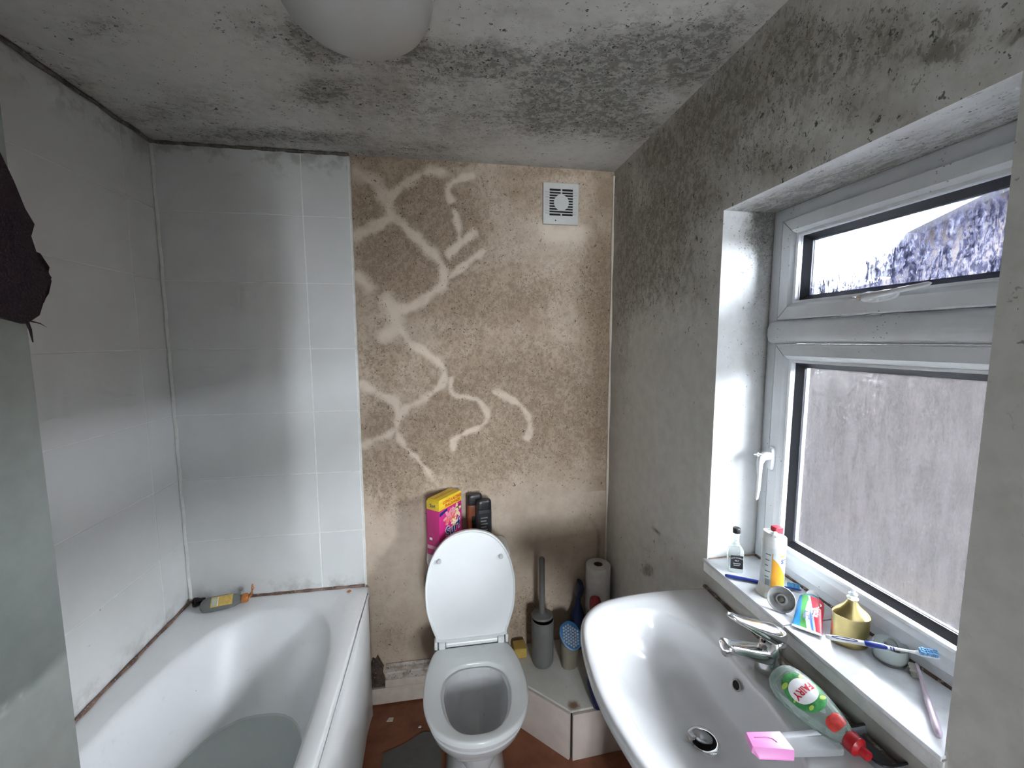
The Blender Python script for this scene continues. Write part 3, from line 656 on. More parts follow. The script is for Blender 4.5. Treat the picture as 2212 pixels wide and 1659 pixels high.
def water_mat():
    g = NT('cloudy_bath_water'); p = g.pos(); n = g.noise(p, 9, 3)
    b = g.bsdf(g.mix(g.mr(n, .3, .7), (.76, .79, .76), (.80, .83, .80)), .08, Specular_IOR_Level=.5, Normal=g.bump(n, .01, .001))
    t = g.n('ShaderNodeBsdfTransparent', {'Color': c4((.975, .99, .98))})
    return g.done(g.n('ShaderNodeMixShader', {0: .30, 1: t.outputs[0], 2: b.outputs[0]}))
wr = MB(); wr.loft([tub_ring(.2215, .2275, 1.428, .181, .298, 2.9), tub_ring(.2235, .2300, 1.436, .179, .304, 2.9)], True, True)
tag(wr.build('bath_water', water_mat(), smooth=30), 'still greyish-green water standing in the white bath', 'water', kind='stuff')
# sealant lines along bath edge
s1 = struct(MB().tube([(.008+.0015*math.sin(i*.8), BY0+.03+i*(BY1-BY0-.035)/70, ZR+.004) for i in range(71)], [.0052+.0014*math.sin(i*1.3)*math.sin(i*.41) for i in range(71)], 8).build('trim_6', M['silicone']))
s2 = struct(MB().tube([(.01+i*.655/50, D-.012, ZR+.003) for i in range(51)], [.0060+.0015*math.sin(i*1.1)*math.sin(i*.33) for i in range(51)], 8).build('trim_7', M['silicone']))
tag(MB().prism([(.600, 1.700), (.612, 1.694), (.618, 1.702), (.609, 1.712)], ZR+.0005, ZR+.003).build('rust_flake', simple('rust_flake', (.45, .16, .06), .8)), 'small orange rust flake on the bath rim near the room-side corner', 'flake')

# ------------------------------------------------------------------ shower screen with towel
def hazy_mat():
    g = NT('hazy_screen_glass'); p = g.pos(); n = g.noise(p, 7, 5); n2 = g.noise(p, 60, 3)
    s = g.n('ShaderNodeSeparateXYZ', {0: p})
    edge = g.math('ADD', s.outputs[2], g.math('MULTIPLY', g.math('SUBTRACT', g.noise(p, 18, 3), .5), .02))
    low = g.mr(edge, 1.300, 1.312, 1.0, 0.0)  # paler below a ragged level, with a broken whitish edge line
    col = g.mix(low, g.mix(n, (.34, .375, .355), (.40, .435, .415)), g.mix(n, (.62, .67, .645), (.69, .735, .71)))
    ln = g.math('MULTIPLY', g.mr(g.math('ABSOLUTE', g.math('SUBTRACT', edge, 1.303)), .006, .001), g.mr(g.noise(p, 35, 3), .5, .6))
    col = g.mix(ln, col, (.86, .87, .85))
    b = g.bsdf(col, .25)
    tr = g.n('ShaderNodeBsdfTransparent', {'Color': c4((.80, .90, .85))})
    return g.done(g.n('ShaderNodeMixShader', {0: g.mr(n2, .2, .8,   .84, .94), 1: tr.outputs[0], 2: b.outputs[0]}))
scr = thing('shower_screen', (.675, .22, ZR), 'hazy greenish glass shower screen standing on the bath rim', 'screen')
MB().box(.672, .678, .046, .400, ZR+.008, 2.02).build('glass_panel', hazy_mat(), scr, bevel=.0015)
MB().box(.664, .686, .036, .052, ZR+.001, 2.03).build('wall_profile', M['chrome'], scr, bevel=.002)
MB().box(.669, .681, .052, .398, ZR+.0005, ZR+.010).build('bottom_seal', simple('screen_seal', (.55, .58, .55), .4), scr)

def towel_mat():
    g = NT('maroon_towelling'); p = g.pos(); n = g.noise(p, 30, 4); n2 = g.noise(p, 600, 2)
    col = g.mix(n, (.008, .0015, .004), (.016, .003, .008))
    return g.done(g.bsdf(col, .95, Normal=g.bump(n2, .6, .003)))
M['towel'] = towel_mat()
tw = thing('towel', (.69, .25, 1.6), 'dark maroon frayed towel draped over the glass shower screen', 'towel')
edge = [(2.026, .21), (1.90, .285), (1.80, .330), (1.72, .368), (1.699, .377), (1.681, .383), (1.671, .389), (1.661, .385), (1.644, .389), (1.632, .398), (1.622, .393), (1.610, .388), (1.601, .384), (1.589, .373)]
rw = []
for z, y in edge:
    row = []
    for i in range(25):
        t = i/24; yy = .06+(y-.06)*t
        row.append((.684+.006*(1+math.sin(t*17+z*6))*min(1, (2.03-z)*8)+.004, yy, z+(.012*math.sin(t*9) if z < 1.6 else 0)))
    rw.append(row)
bk = [[(x-.004, y, z) for x, y, z in r] for r in rw]
tb = MB(); tb.loft(rw, False, False, closed=False); tb.loft(bk[::-1], False, False, closed=False)
for i in range(24):
    tb.quad(rw[-1][i], rw[-1][i+1], bk[-1][i+1], bk[-1][i]); 
for j in range(len(rw)-1):
    for i in (0, 24): tb.quad(rw[j][i], rw[j+1][i], bk[j+1][i], bk[j][i])
# over the top of the glass and a short fall behind
ov = [[(x, y, z) for (y) in [.06+.15*i/24 for i in range(25)]] for x, z in ((.690, 2.022), (.686, 2.031), (.675, 2.034), (.664, 2.031), (.660, 2.02), (.660, 1.82))]
tb.loft(ov, False, False, closed=False)
tb.build('cloth', M['towel'], tw, smooth=60)
fr = MB()
fr.tube([(.690, .386, 1.648), (.692, .396, 1.648), (.692, .402, 1.640), (.692, .403, 1.630), (.692, .401, 1.620), (.692, .398, 1.612)], [.004, .004, .0035, .003, .002, .0006], 8)
fr.tube([(.690, .392, 1.636), (.692, .397, 1.631), (.692, .401, 1.632)], [.002, .002, .001], 6)
fr.tube([(.690, .384, 1.600), (.690, .387, 1.590), (.690, .388, 1.580)], [.0012, .001, .0004], 6)
for i in range(14):
    z = 1.74-i*.011; y = .36+.0022*i
    fr.tube([(.691, y-.004, z), (.692, y+.004+.003*random.random(), z-.002), (.692, y+.007+.004*random.random(), z-.005)], [.0006, .0004, .0001], 4)
fr.build('frayed_threads', M['towel'], tw, smooth=60)

# ------------------------------------------------------------------ extractor fan
fan = thing('extractor_fan', (1.502, D, 2.144), 'square white extractor fan with slotted grille on stained wall', 'extractor fan')
M['fan'] = simple('fan_plastic', (.55, .55, .52), .4, var=.03)
fx, fz = 1.502, 2.144
MB().box(fx-.076, fx+.076, D-.016, D-.001, fz-.083, fz+.083).build('housing', M['fan'], fan, bevel=.005, seg=3)
MB().box(fx-.050, fx+.050, D-.0168, D-.012, fz-.049, fz+.058).build('duct_opening', M['hole'], fan, bevel=.004)
for i in range(9):
    z = fz+.0525-i*.0107-.006
    MB().box(fx-.066, fx+.066, D-.0188, D-.0155, z-.0021, z+.0021).build('slat', M['fan'], fan, bevel=.0006, seg=1)
MB().lathe([(.0, 0), (.031, 0), (.032, .002), (.031, .0035), (0, .0035)], n=36).build('hub_disc', M['fan'], fan, M=frame_at((fx, D-.0162, fz+.003), (0, -1, 0)), smooth=40)
MB().box(fx-.003, fx+.003, D-.0186, D-.015, fz+.033, fz+.059).build('rib', M['fan'], fan)
MB().box(fx-.003, fx+.003, D-.0186, D-.015, fz-.050, fz-.040).build('rib', M['fan'], fan)
MB().lathe([(0, 0), (.0025, 0), (.0025, .0008), (0, .0008)], n=12).build('screw', M['hole'], fan, M=frame_at((fx-.024, D-.0158, fz-.068), (0, -1, 0)))

# ------------------------------------------------------------------ ceiling lamp (off)
lamp = thing('ceiling_light', (.855, .925, CZ), 'round opal glass ceiling light, switched off', 'ceiling light')
MB().lathe([(0, -.001), (.150, -.001), (.152, -.012), (.150, -.022), (0, -.022)], (.855, .925, CZ), 56).build('base_ring', M['plastic'], lamp, smooth=40)
MB().lathe([(.146, -.020), (.147, -.034), (.143, -.052), (.132, -.070), (.112, -.086), (.085, -.098), (.05, -.106), (.018, -.109), (.001, -.1095)], (.855, .925, CZ), 56, True, True).build('opal_shade', simple('opal_glass', (.56, .555, .54), .35, var=.03, vs=6, Transmission_Weight=0.0), lamp, smooth=60)

# ------------------------------------------------------------------ toilet
wc = thing('toilet', (1.097, 1.42, 0), 'white ceramic toilet with its seat down and lid raised', 'toilet')
tx = 1.097
M['seat'] = simple('white_seat_plastic', (.82, .84, .84), .22, var=.015, vs=6)
def half(pts, n=6):
    """closed outline mirrored about x = tx from right-hand points going front to back"""
    full = [(tx+a, b, 0) for a, b in pts]+[(tx-a, b, 0) for a, b in reversed(pts) if a > 1e-6]
    return spline(full, n)
SO = [(0, 1.096), (.075, 1.112), (.135, 1.158), (.168, 1.235), (.1745, 1.31), (.168, 1.39), (.152, 1.455), (.138, 1.484), (.118, 1.493), (.06, 1.494), (0, 1.494)]
SH = [(0, 1.130), (.055, 1.142), (.096, 1.190), (.115, 1.265), (.114, 1.32), (.100, 1.365), (.062, 1.395), (.03, 1.402), (.012, 1.403), (.006, 1.403), (0, 1.403)]
so, sh = half(SO), half(SH)
def at(ring, z, s=1.0, c=(tx, 1.29)): return [(c[0]+(x-c[0])*s, c[1]+(y-c[1])*s, z) for x, y, _ in ring]
sb = MB()
sb.loft([at(so, .402), at(so, .414), at(so, .4185, .985), at(so, .420, .96), at(sh, .419, 1.06), at(sh, .416, 1.02), at(sh, .411, 1.0), at(sh, .402, 1.0)], False, False)
k = len(so); o0 = 0; h0 = 7*k
sb.f += [(o0+(j+1) % k, o0+j, h0+j, h0+(j+1) % k) for j in range(k)]
sb.build('seat', M['seat'], wc, smooth=50)
# bowl: outside, rim and inner basin
bo = [(0, 1.108), (.07, 1.122), (.128, 1.166), (.160, 1.24), (.166, 1.31), (.160, 1.39), (.146, 1.46), (.130, 1.52), (.110, 1.545), (.06, 1.55), (0, 1.55)]
bw_ = half(bo)
bi = half([(a*.92, b+.004 if b < 1.3 else b-.004) for a, b in SH])
bl = MB()
def foot(z, sx, y0, y1, e=2.6): return [(tx+(x-tx)/.166*sx, y0+(y-1.108)/(1.55-1.108)*(y1-y0), z) for x, y, _ in bw_]
bl.loft([foot(0, .105, 1.25, 1.60), foot(.01, .108, 1.245, 1.60), foot(.06, .100, 1.26, 1.60), foot(.14, .098, 1.27, 1.60), foot(.20, .108, 1.235, 1.60), foot(.27, .136, 1.175, 1.595), foot(.33, .158, 1.128, 1.585), foot(.36, .165, 1.112, 1.575), foot(.372, .167, 1.107, 1.57), foot(.376, .163, 1.110, 1.565), foot(.384, .165, 1.107, 1.56), foot(.397, .165, 1.108, 1.555), foot(.400, .160, 1.112, 1.55)]
        + [at(bi, .400), at(bi, .394, .985), at(bi, .372, 1.05), at(bi, .35, 1.0), at(bi, .30, .86, (tx, 1.27)), at(bi, .25, .66, (tx, 1.25)), at(bi, .21, .42, (tx, 1.225)), at(bi, .17, .28, (tx, 1.21)), at(bi, .13, .20, (tx, 1.205))], True, True)
bl.build('bowl', M['ceramic'], wc, smooth=50)
MB().loft([at(bi, .196, .36, (tx, 1.22)), at(bi, .198, .365, (tx, 1.22))]).build('bowl_water', glassy('toilet_water', (.75, .80, .78), .03, .6), wc)
# raised lid, leaning back against the cistern
LO = [(0, .425), (.062, .413), (.110, .380), (.148, .322), (.168, .250), (.1725, .19), (.167, .12), (.150, .06), (.137, .025), (.128, .006), (.06, .002), (0, .002)]
lo = [(x-tx, y, 0) for x, y, _ in half(LO)]
lean = math.radians(5.0)
LM = Matrix.Translation((tx, 1.508, .436)) @ Matrix.Rotation(math.radians(90)-lean, 4, 'X')
def lr(s, z): return [(x*s, .2+(y-.2)*s, z) for x, y, _ in lo]
ld = MB()
ld.loft([lr(.955, .008), lr(.965, .011), lr(.985, .014), lr(.997, .013), lr(1.0, .009), lr(1.0, -.004), lr(.985, -.010), lr(.95, -.013)], True, True)
ld.build('lid', M['seat'], wc, M=LM, smooth=45)
for s in (-1, 1):
    bfm = LM @ Matrix.Translation((s*.118, .315, .008))
    MB().loft([ell(0, 0, .0085, .0085, 0, 16), ell(0, 0, .0085, .0085, .010, 16), ell(0, 0, .006, .006, .013, 16)]).build('lid_bumper', simple('bumper', (.50, .51, .51), .5), wc, M=bfm)
hg = MB(); hg.tube([(tx-.098, 1.502, .430), (tx+.098, 1.502, .430)], [.0135, .0135], 20)
hg.build('hinge_bar', M['seat'], wc, smooth=50)
for s in (-1, 1):
    MB().box(tx+s*.113-.013, tx+s*.113+.013, 1.486, 1.528, .402, .445).build('hinge_block', M['seat'], wc, bevel=.006, seg=3)
    MB().lathe([(.0, 0), (.014, 0), (.014, .018), (0, .018)], (tx+s*.132, 1.52, .386), 16).build('hinge_pin', M['chrome'], wc)
    MB().box(tx+s*.1355-.006, tx+s*.1355+.006, 1.49, 1.52, .415, .448).build('hinge_cover', M['seat'], wc, bevel=.004)
# cistern
def rr(hx, y0, y1, z, e=6): return ell(tx, (y0+y1)/2, hx, (y1-y0)/2, z, 48, e)
MB().loft([rr(.145, 1.60, D-.002, .395), rr(.152, 1.59, D-.002, .43), rr(.160, 1.572, D-.002, .60), rr(.163, 1.566, D-.002, .705)]).build('cistern', M['ceramic'], wc, smooth=50)
MB().loft([rr(.164, 1.566, D-.002, .704), rr(.168, 1.562, D-.002, .708), rr(.168, 1.562, D-.002, .722), rr(.163, 1.566, D-.003, .731), rr(.150, 1.578, D-.008, .734)]).build('cistern_lid', M['ceramic'], wc, smooth=50)

# ------------------------------------------------------------------ detergent box and bottles on the cistern
ZC = .7345
a = math.radians(50); ux, uy = math.cos(a), math.sin(a)
bxw, bxd, bxh = .142, .064, .228
BM = Matrix(((ux, -uy, 0, .981), (uy, ux, 0, 1.582), (0, 0, 1, ZC), (0, 0, 0, 1)))
def card(name, ca, cb, ax=2, lo=0.0, hi=.2):
    g = NT(name); p = g.n('ShaderNodeTexCoord').outputs['Object']
    n = g.noise(p, 45, 4); s = g.n('ShaderNodeSeparateXYZ', {0: p})
    f = g.mr(g.math('ADD', s.outputs[ax], g.math('MULTIPLY', g.math('SUBTRACT', n, .5), .06)), lo, hi)
    return g.done(g.bsdf(g.mix(f, ca, cb), .4))
M['magenta'] = card('magenta_card', (.42, .012, .12), (.62, .03, .22), 2, .75, .93)
M['yellow'] = simple('yellow_card', (.80, .55, .03), .4)
M['darkmag'] = simple('side_card', (.30, .015, .10), .45)
dt = thing('detergent_box', BM.translation, 'pink and yellow washing powder carton standing on the cistern', 'detergent box')
MB().box(0, bxw, 0, bxd, 0, bxh*.815).build('carton', M['magenta'], dt, M=BM, bevel=.001)
cap = MB(); z0, z1 = bxh*.815, bxh
cap.loft([[(0, 0, z0), (bxw, 0, z0), (bxw, bxd, z0), (0, bxd, z0)], [(0, 0, z1-.010), (bxw, 0, z1-.004), (bxw, bxd, z1-.004), (0, bxd, z1-.010)], [(.006, .004, z1), (bxw-.004, .004, z1), (bxw-.004, bxd-.004, z1), (.006, bxd-.004, z1)]])
cap.build('carton_top', M['yellow'], dt, M=BM, bevel=.0012)
def bxf(x, z, off=.0006): return BM @ Matrix.Translation((x, -off, z)) @ Matrix.Rotation(math.radians(90), 4, 'X')
def bxs(y, z, off=.0006): return BM @ Matrix.Translation((-off, y, z)) @ Matrix.Rotation(math.radians(-90), 4, 'Z') @ Matrix.Rotation(math.radians(90), 4, 'X')
M['navy'] = simple('navy_print', (.012, .030, .16), .4); M['white'] = simple('white_print', (.85, .86, .88), .4)
M['red'] = simple('red_print', (.62, .02, .03), .4); M['orange'] = simple('orange_print', (.75, .20, .02), .4)
sl_ = Matrix.Rotation(math.radians(13), 4, 'Z')
text('Surf', .062, M['white'], dt, bxf(.082, .088, .0005) @ sl_, 'logo_outline', .0035, .92, shear=.1)
text('Surf', .062, M['navy'], dt, bxf(.082, .088, .0009) @ sl_, 'logo', .0012, .92, shear=.1)
text('LONG LASTING', .0165, M['red'], dt, bxf(.083, .212), 'lettering', .0004)
text('FRAGRANCE', .0165, M['red'], dt, bxf(.083, .196), 'lettering', .0004)
text('LONG LASTING FRAGRANCE', .010, M['orange'], dt, BM @ Matrix.Translation((.075, .032, bxh+.0006)), 'lettering', .0002)
text('Surf', .019, M['navy'], dt, bxs(.032, .203), 'lettering', .0003, .9)
M['petal1'] = simple('coral_petal', (.72, .16, .10), .5); M['petal2'] = simple('pink_petal', (.80, .30, .38), .5); M['petal3'] = simple('cream_petal', (.85, .70, .42), .5); M['leaf'] = simple('dark_leaf', (.05, .06, .03), .5)
def petals(cxp, czp, r, mt, n, off, ph=0.0):
    pm = MB()
    for i in range(n):
        t = ph+2*math.pi*i/n
        ring = []
        for q in range(10):
            w = 2*math.pi*q/10; lx, lz = r*.55+r*.5*math.cos(w), r*.22*math.sin(w)
            X, Z = cxp+lx*math.cos(t)-lz*math.sin(t), czp+lx*math.sin(t)+lz*math.cos(t)
            ring.append((min(max(X, .002), bxw-.002), -off, min(max(Z, .06), .186)))
        pm.poly(ring)
    pm.build('flower_print', mt, dt, M=BM, smooth=0)
petals(.105, .152, .034, M['petal3'], 6, .0005, .3); petals(.06, .145, .034, M['petal2'], 6, .0006, .1); petals(.085, .135, .028, M['petal1'], 5, .0007, .8)
petals(.088, .160, .020, M['petal2'], 5, .0008, .5); petals(.048, .132, .018, M['petal1'], 5, .0008, .2); petals(.092, .112, .020, M['petal3'], 6, .0009, 0); petals(.120, .165, .014, M['leaf'], 3, .0009, .9)
MB().poly([(.003, -.0008, .162), (.050, -.0008, .174), (.050, -.0008, .184), (.003, -.0008, .176)]).build('banner_print', M['navy'], dt, M=BM, smooth=0)
MB().poly([(-.0006, bxd-.002, .025), (-.0006, .002, .025), (-.0006, .002, .040), (-.0006, bxd-.002, .040)]).build('side_band', simple('pale_pink_print', (.55, .25, .32), .5), dt, M=BM, smooth=0)
MB().poly([(-.0006, .050, .062), (-.0006, .036, .062), (-.0006, .036, .072), (-.0006, .050, .072)]).build('side_mark', M['white'], dt, M=BM, smooth=0)

def flat_bottle(name, c, w, d, h, rot, matb, matc, label, caph):
    t = thing(name, (c[0], c[1], ZC), label, 'bottle', None)
    m = Matrix.Translation((c[0], c[1], ZC)) @ Matrix.Rotation(rot, 4, 'Z')
    def e(s, z): return ell(0, 0, w*s/2, d*s/2, z, 32, 3.2)
    MB().loft([e(.93, 0), e(1, .004), e(1, h-caph-.004), e(.97, h-caph)]).build('bottle_body', matb, t, M=m, smooth=50)
    MB().loft([e(.98, h-caph+.0005), e(.99, h-caph+.004), e(.97, h-.012), e(.90, h-.003), e(.80, h)]).build('bottle_cap', matc, t, M=m, smooth=50)
    return t, m
M['black'] = simple('black_plastic', (.012, .012, .014), .35)
M['blackl'] = simple('black_label', (.006, .006, .007), .5); M['greyp'] = simple('grey_print', (.16, .16, .17), .5)
t1, m1 = flat_bottle('shower_gel_bottle', (1.128, 1.703), .066, .036, .205, math.radians(8), simple('amber_brown_plastic', (.20, .055, .018), .35), M['black'], 'amber brown shower gel bottle with black cap on the cistern', .045)
MB().box(-.016, .026, -.0195, -.0175, .03, .115).build('label', M['blackl'], t1, M=m1)
text('BODY WASH', .007, M['greyp'], t1, m1 @ Matrix.Translation((.004, -.0198, .085)) @ Matrix.Rotation(math.radians(90), 4, 'X'))
t2, m2 = flat_bottle('shower_gel_bottle', (1.163, 1.672), .066, .038, .190, math.radians(10), simple('charcoal_plastic', (.022, .022, .026), .4), M['black'], 'all black shower gel bottle beside the amber brown one', .040)
MB().box(-.022, .020, -.0204, -.0185, .02, .135).build('label', M['blackl'], t2, M=m2)
for i in range(6): MB().box(-.018, .012-.006*(i % 2), -.0209, -.0203, .116-i*.013, .121-i*.013).build('label_print', M['greyp'], t2, M=m2)

# ------------------------------------------------------------------ low boxing in the corner
M['boxtop'] = None
def boxing_mat():
    g = NT('white_boxing'); p = g.pos(); n = g.noise(p, 12, 5); n2 = g.noise(p, 45, 5, .65)
    col = g.mix(g.mr(n, .3, .7), (.56, .54, .49), (.64, .62, .57))
    s = g.n('ShaderNodeSeparateXYZ', {0: p})
    dx = g.math('SUBTRACT', s.outputs[0], 1.474); dy = g.math('SUBTRACT', s.outputs[1], 1.394)
    r = g.math('SQRT', g.math('ADD', g.math('MULTIPLY', dx, dx), g.math('MULTIPLY', dy, dy)))
    rust = g.mr(g.math('ADD', r, g.math('MULTIPLY', g.math('SUBTRACT', n2, .5), .03)), .006, .032, 1.0, 0.0)
    col = g.mix(g.math('MULTIPLY', rust, .85), col, (.16, .06, .012))
    col = g.mix(g.mr(n2, .6, .75, 0, .35), col, (.35, .33, .29))
    return g.done(g.bsdf(col, .6))
M['boxtop'] = boxing_mat()
bxp = thing('pipe_boxing', (1.5, 1.55, 0), 'low white pipe boxing in the corner with a rust stain on top', 'boxing')
V0 = (1.458, 1.372)
top = [(1.10, D-.001), (1.275, 1.560), V0, (W-.001, 1.386), (W-.001, D-.001)]
MB().prism(top, .190, .200).build('top_board', M['boxtop'], bxp, bevel=.001)
M['boxside'] = simple('boxing_side', (.58, .50, .45), .6, var=.08, vs=10)
def panel(p, q, name='side_panel'):
    n = Vector((q[1]-p[1], p[0]-q[0], 0)).normalized()
    MB().prism([p, q, (q[0]-n.x*.012, q[1]-n.y*.012), (p[0]-n.x*.012, p[1]-n.y*.012)], .001, .189).build(name, M['boxside'], bxp, bevel=.0008)
panel((1.457, 1.3765), (1.12, 1.726)); panel((W-.002, 1.388), (1.462, 1.3745))
MB().prism([(1.4555, 1.378), (1.4635, 1.378), (1.4600, 1.386)], .001, .189).build('corner_gap', M['hole'], bxp)

# things on the boxing
ZB = .2005
M['greyplas'] = simple('grey_plastic', (.145, .145, .135), .45)
tb = thing('toilet_brush', (1.405, 1.615, ZB), 'grey toilet brush standing in its tall round holder', 'toilet brush')
MB().lathe([(0, 0), (.030, 0), (.040, .006), (.046, .02), (.047, .05), (.047, .205), (.0445, .207), (.043, .205), (.043, .05), (.03, .03), (0, .03)], (1.405, 1.615, ZB), 40, False, False).build('holder', M['greyplas'], tb, smooth=40)
tilt = Matrix.Translation((1.405, 1.615, ZB+.04)) @ Matrix.Rotation(math.radians(-3), 4, 'X')
MB().lathe([(0, 0), (.032, .01), (.034, .06), (.03, .1), (0, .1)], n=20).build('bristle_head', M['hole'], tb, M=tilt)
MB().lathe([(0, .172), (.045, .172), (.0465, .176), (.044, .181), (.018, .186), (.0135, .19), (.0135, .20), (0, .2)], n=40).build('lid_disc', M['greyplas'], tb, M=tilt, smooth=40)
MB().lathe([(0, .10), (.0125, .10), (.0125, .40), (.0130, .41), (.0125, .422), (.009, .428), (0, .428)], n=20).build('handle', M['greyplas'], tb, M=tilt, smooth=40)

M['paper'] = simple('white_paper', (.70, .68, .65), .95, bump=.4, bs=350)
kr = thing('kitchen_roll', (1.672, 1.675, .395), 'white paper kitchen roll standing upright in the corner behind the basin', 'paper roll')
rx, ry = 1.672, 1.675
MB().lathe([(.020, 0), (.053, 0), (.054, .004), (.054, .192), (.052, .197), (.020, .197), (.020, 0)], (rx, ry, .395), 40, False, False).build('roll', M['paper'], kr, smooth=40)
MB().lathe([(.0185, .001), (.0198, .001), (.0198, .1965), (.0185, .1965), (.0185, .001)], (rx, ry, .395), 30, False, False).build('cardboard_core', simple('cardboard_core', (.20, .11, .08), .9), kr, smooth=40)
tubx = thing('plastic_tub', (rx, ry, ZB), 'plain white plastic tub under the kitchen roll', 'tub')
MB().lathe([(0, 0), (.042, 0), (.046, .004), (.052, .184), (0, .184)], (rx, ry, ZB), 36).build('tub_body', simple('tub_white', (.45, .45, .45), .5), tubx, smooth=40)
MB().lathe([(0, .184), (.054, .184), (.055, .187), (.054, .194), (0, .194)], (rx, ry, ZB), 36).build('tub_lid', simple('tub_lid', (.5, .5, .5), .5), tubx, smooth=40)

# bleach bottle with red cap, navy bag behind it
bb_ = thing('bleach_bottle', (1.628, 1.590, ZB), 'yellow bleach bottle with round red cap beside the kitchen roll', 'bottle')
MB().loft([ell(1.628, 1.590, .026, .036, ZB, 28, 2.6), ell(1.628, 1.590, .030, .040, ZB+.008, 28, 2.6), ell(1.628, 1.590, .030, .040, ZB+.17, 28, 2.6), ell(1.628, 1.590, .024, .028, ZB+.215, 28), ell(1.628, 1.590, .017, .017, ZB+.245, 28)]).build('bottle_body', simple('yellow_plastic', (.50, .36, .10), .4), bb_, smooth=50)
MB().lathe([(0, 0), (.022, 0), (.0235, .004), (.0235, .034), (.020, .044), (.010, .049), (0, .05)], (1.628, 1.590, ZB+.245), 24).build('bottle_cap', simple('crimson_cap', (.30, .02, .035), .45), bb_, smooth=40)
nv = thing('spray_bottle', (1.585, 1.690, ZB), 'dark navy spray bottle half hidden behind the red-capped bleach', 'bottle')
M['navyp'] = simple('navy_plastic', (.010, .018, .07), .4)
MB().loft([ell(1.585, 1.690, .030, .022, ZB, 28, 2.6), ell(1.585, 1.690, .032, .024, ZB+.15, 28, 2.6), ell(1.585, 1.690, .013, .013, ZB+.21, 28), ell(1.585, 1.690, .013, .013, ZB+.24, 28)]).build('bottle_body', M['navyp'], nv, smooth=50)
MB().loft([ell(1.588, 1.688, .014, .014, ZB+.240, 20), ell(1.590, 1.684, .016, .022, ZB+.26, 20, 3), ell(1.592, 1.682, .014, .030, ZB+.29, 20, 3), ell(1.592, 1.684, .010, .026, ZB+.31, 20, 3)]).build('trigger_head', M['navyp'], nv, smooth=50)

# oval tub with blue honeycomb lid, tipped towards the room
ht = thing('honeycomb_tub', (1.505, 1.56, ZB), 'beige oval tub with blue rimmed lid of white honeycomb bumps', 'tub')
HM = Matrix.Translation((1.512, 1.560, ZB+.155)) @ Matrix.Rotation(math.radians(52), 4, 'X') @ Matrix.Rotation(math.radians(24), 4, 'Z')
bt = MB(); bt.loft([ell(1.515, 1.588, .032, .028, ZB, 28, 2.5), ell(1.515, 1.588, .036, .032, ZB+.06, 28, 2.5), ell(1.514, 1.585, .038, .036, ZB+.11, 28, 2.5), [tuple(HM @ Vector(p)) for p in ell(0, 0, .040, .050, -.020, 28, 2.2)], [tuple(HM @ Vector(p)) for p in ell(0, 0, .041, .052, -.004, 28, 2.2)]])
bt.build('tub_body', simple('beige_plastic', (.20, .18, .13), .5), ht, smooth=50)
MB().loft([ell(0, 0, .042, .053, -.005, 36, 2.3), ell(0, 0, .044, .055, 0, 36, 2.3), ell(0, 0, .043, .054, .005, 36, 2.3), ell(0, 0, .037, .048, .006, 36, 2.3), ell(0, 0, .036, .047, .003, 36, 2.3)], True, True).build('lid_rim', simple('blue_plastic', (.018, .11, .24), .4), ht, M=HM, smooth=50)
M['bump'] = simple('white_bumps', (.33, .36, .40), .5)
for i in range(-4, 5):
    for j in range(-5, 6):
        x, y = (i+.5*(j % 2))*.0112, j*.0097
        if (x/.034)**2+(y/.044)**2 < 1:
            MB().lathe([(.0048, .002), (.0048, .004), (.003, .0062), (0.0005, .0068)], (x, y, 0), 8, False, True).build('bump', M['bump'], ht, M=HM, smooth=60)
# navy bottle lying behind the basin front
lb = thing('detergent_bottle', (1.58, 1.43, ZB), 'dark navy blue detergent bottle lying on the corner boxing', 'bottle')
p0, p1 = Vector((1.572, 1.385, ZB+.031)), Vector((1.585, 1.565, ZB+.045)); dr = (p1-p0).normalized()
LB = frame_at(p0, dr, (0, 0, 1))
MB().loft([ell(0, 0, .020, .028, -.040, 28, 2.4), ell(0, 0, .029, .034, -.032, 28, 2.4), ell(0, 0, .030, .036, .05, 28, 2.4), ell(0, 0, .026, .030, .075, 28, 2.2), ell(0, 0, .016, .016, .095, 28)]).build('bottle_body', simple('navy_bottle', (.018, .026, .085), .35), lb, M=LB, smooth=50)
MB().lathe([(0, .095), (.017, .095), (.018, .10), (.018, .125), (.015, .13), (0, .13)], n=24).build('bottle_cap', simple('pale_cap', (.32, .32, .33), .5), lb, M=LB, smooth=40)
M['sponge'] = simple('yellow_sponge', (.50, .34, .08), .95, bump=.6, bs=220)
MB().box(1.290, 1.345, 1.655, 1.715, ZB, ZB+.045).build('sponge', M['sponge'], bevel=.006, seg=3)
tag(bpy.data.objects['sponge'], 'small yellow sponge on the boxing behind the toilet', 'sponge')

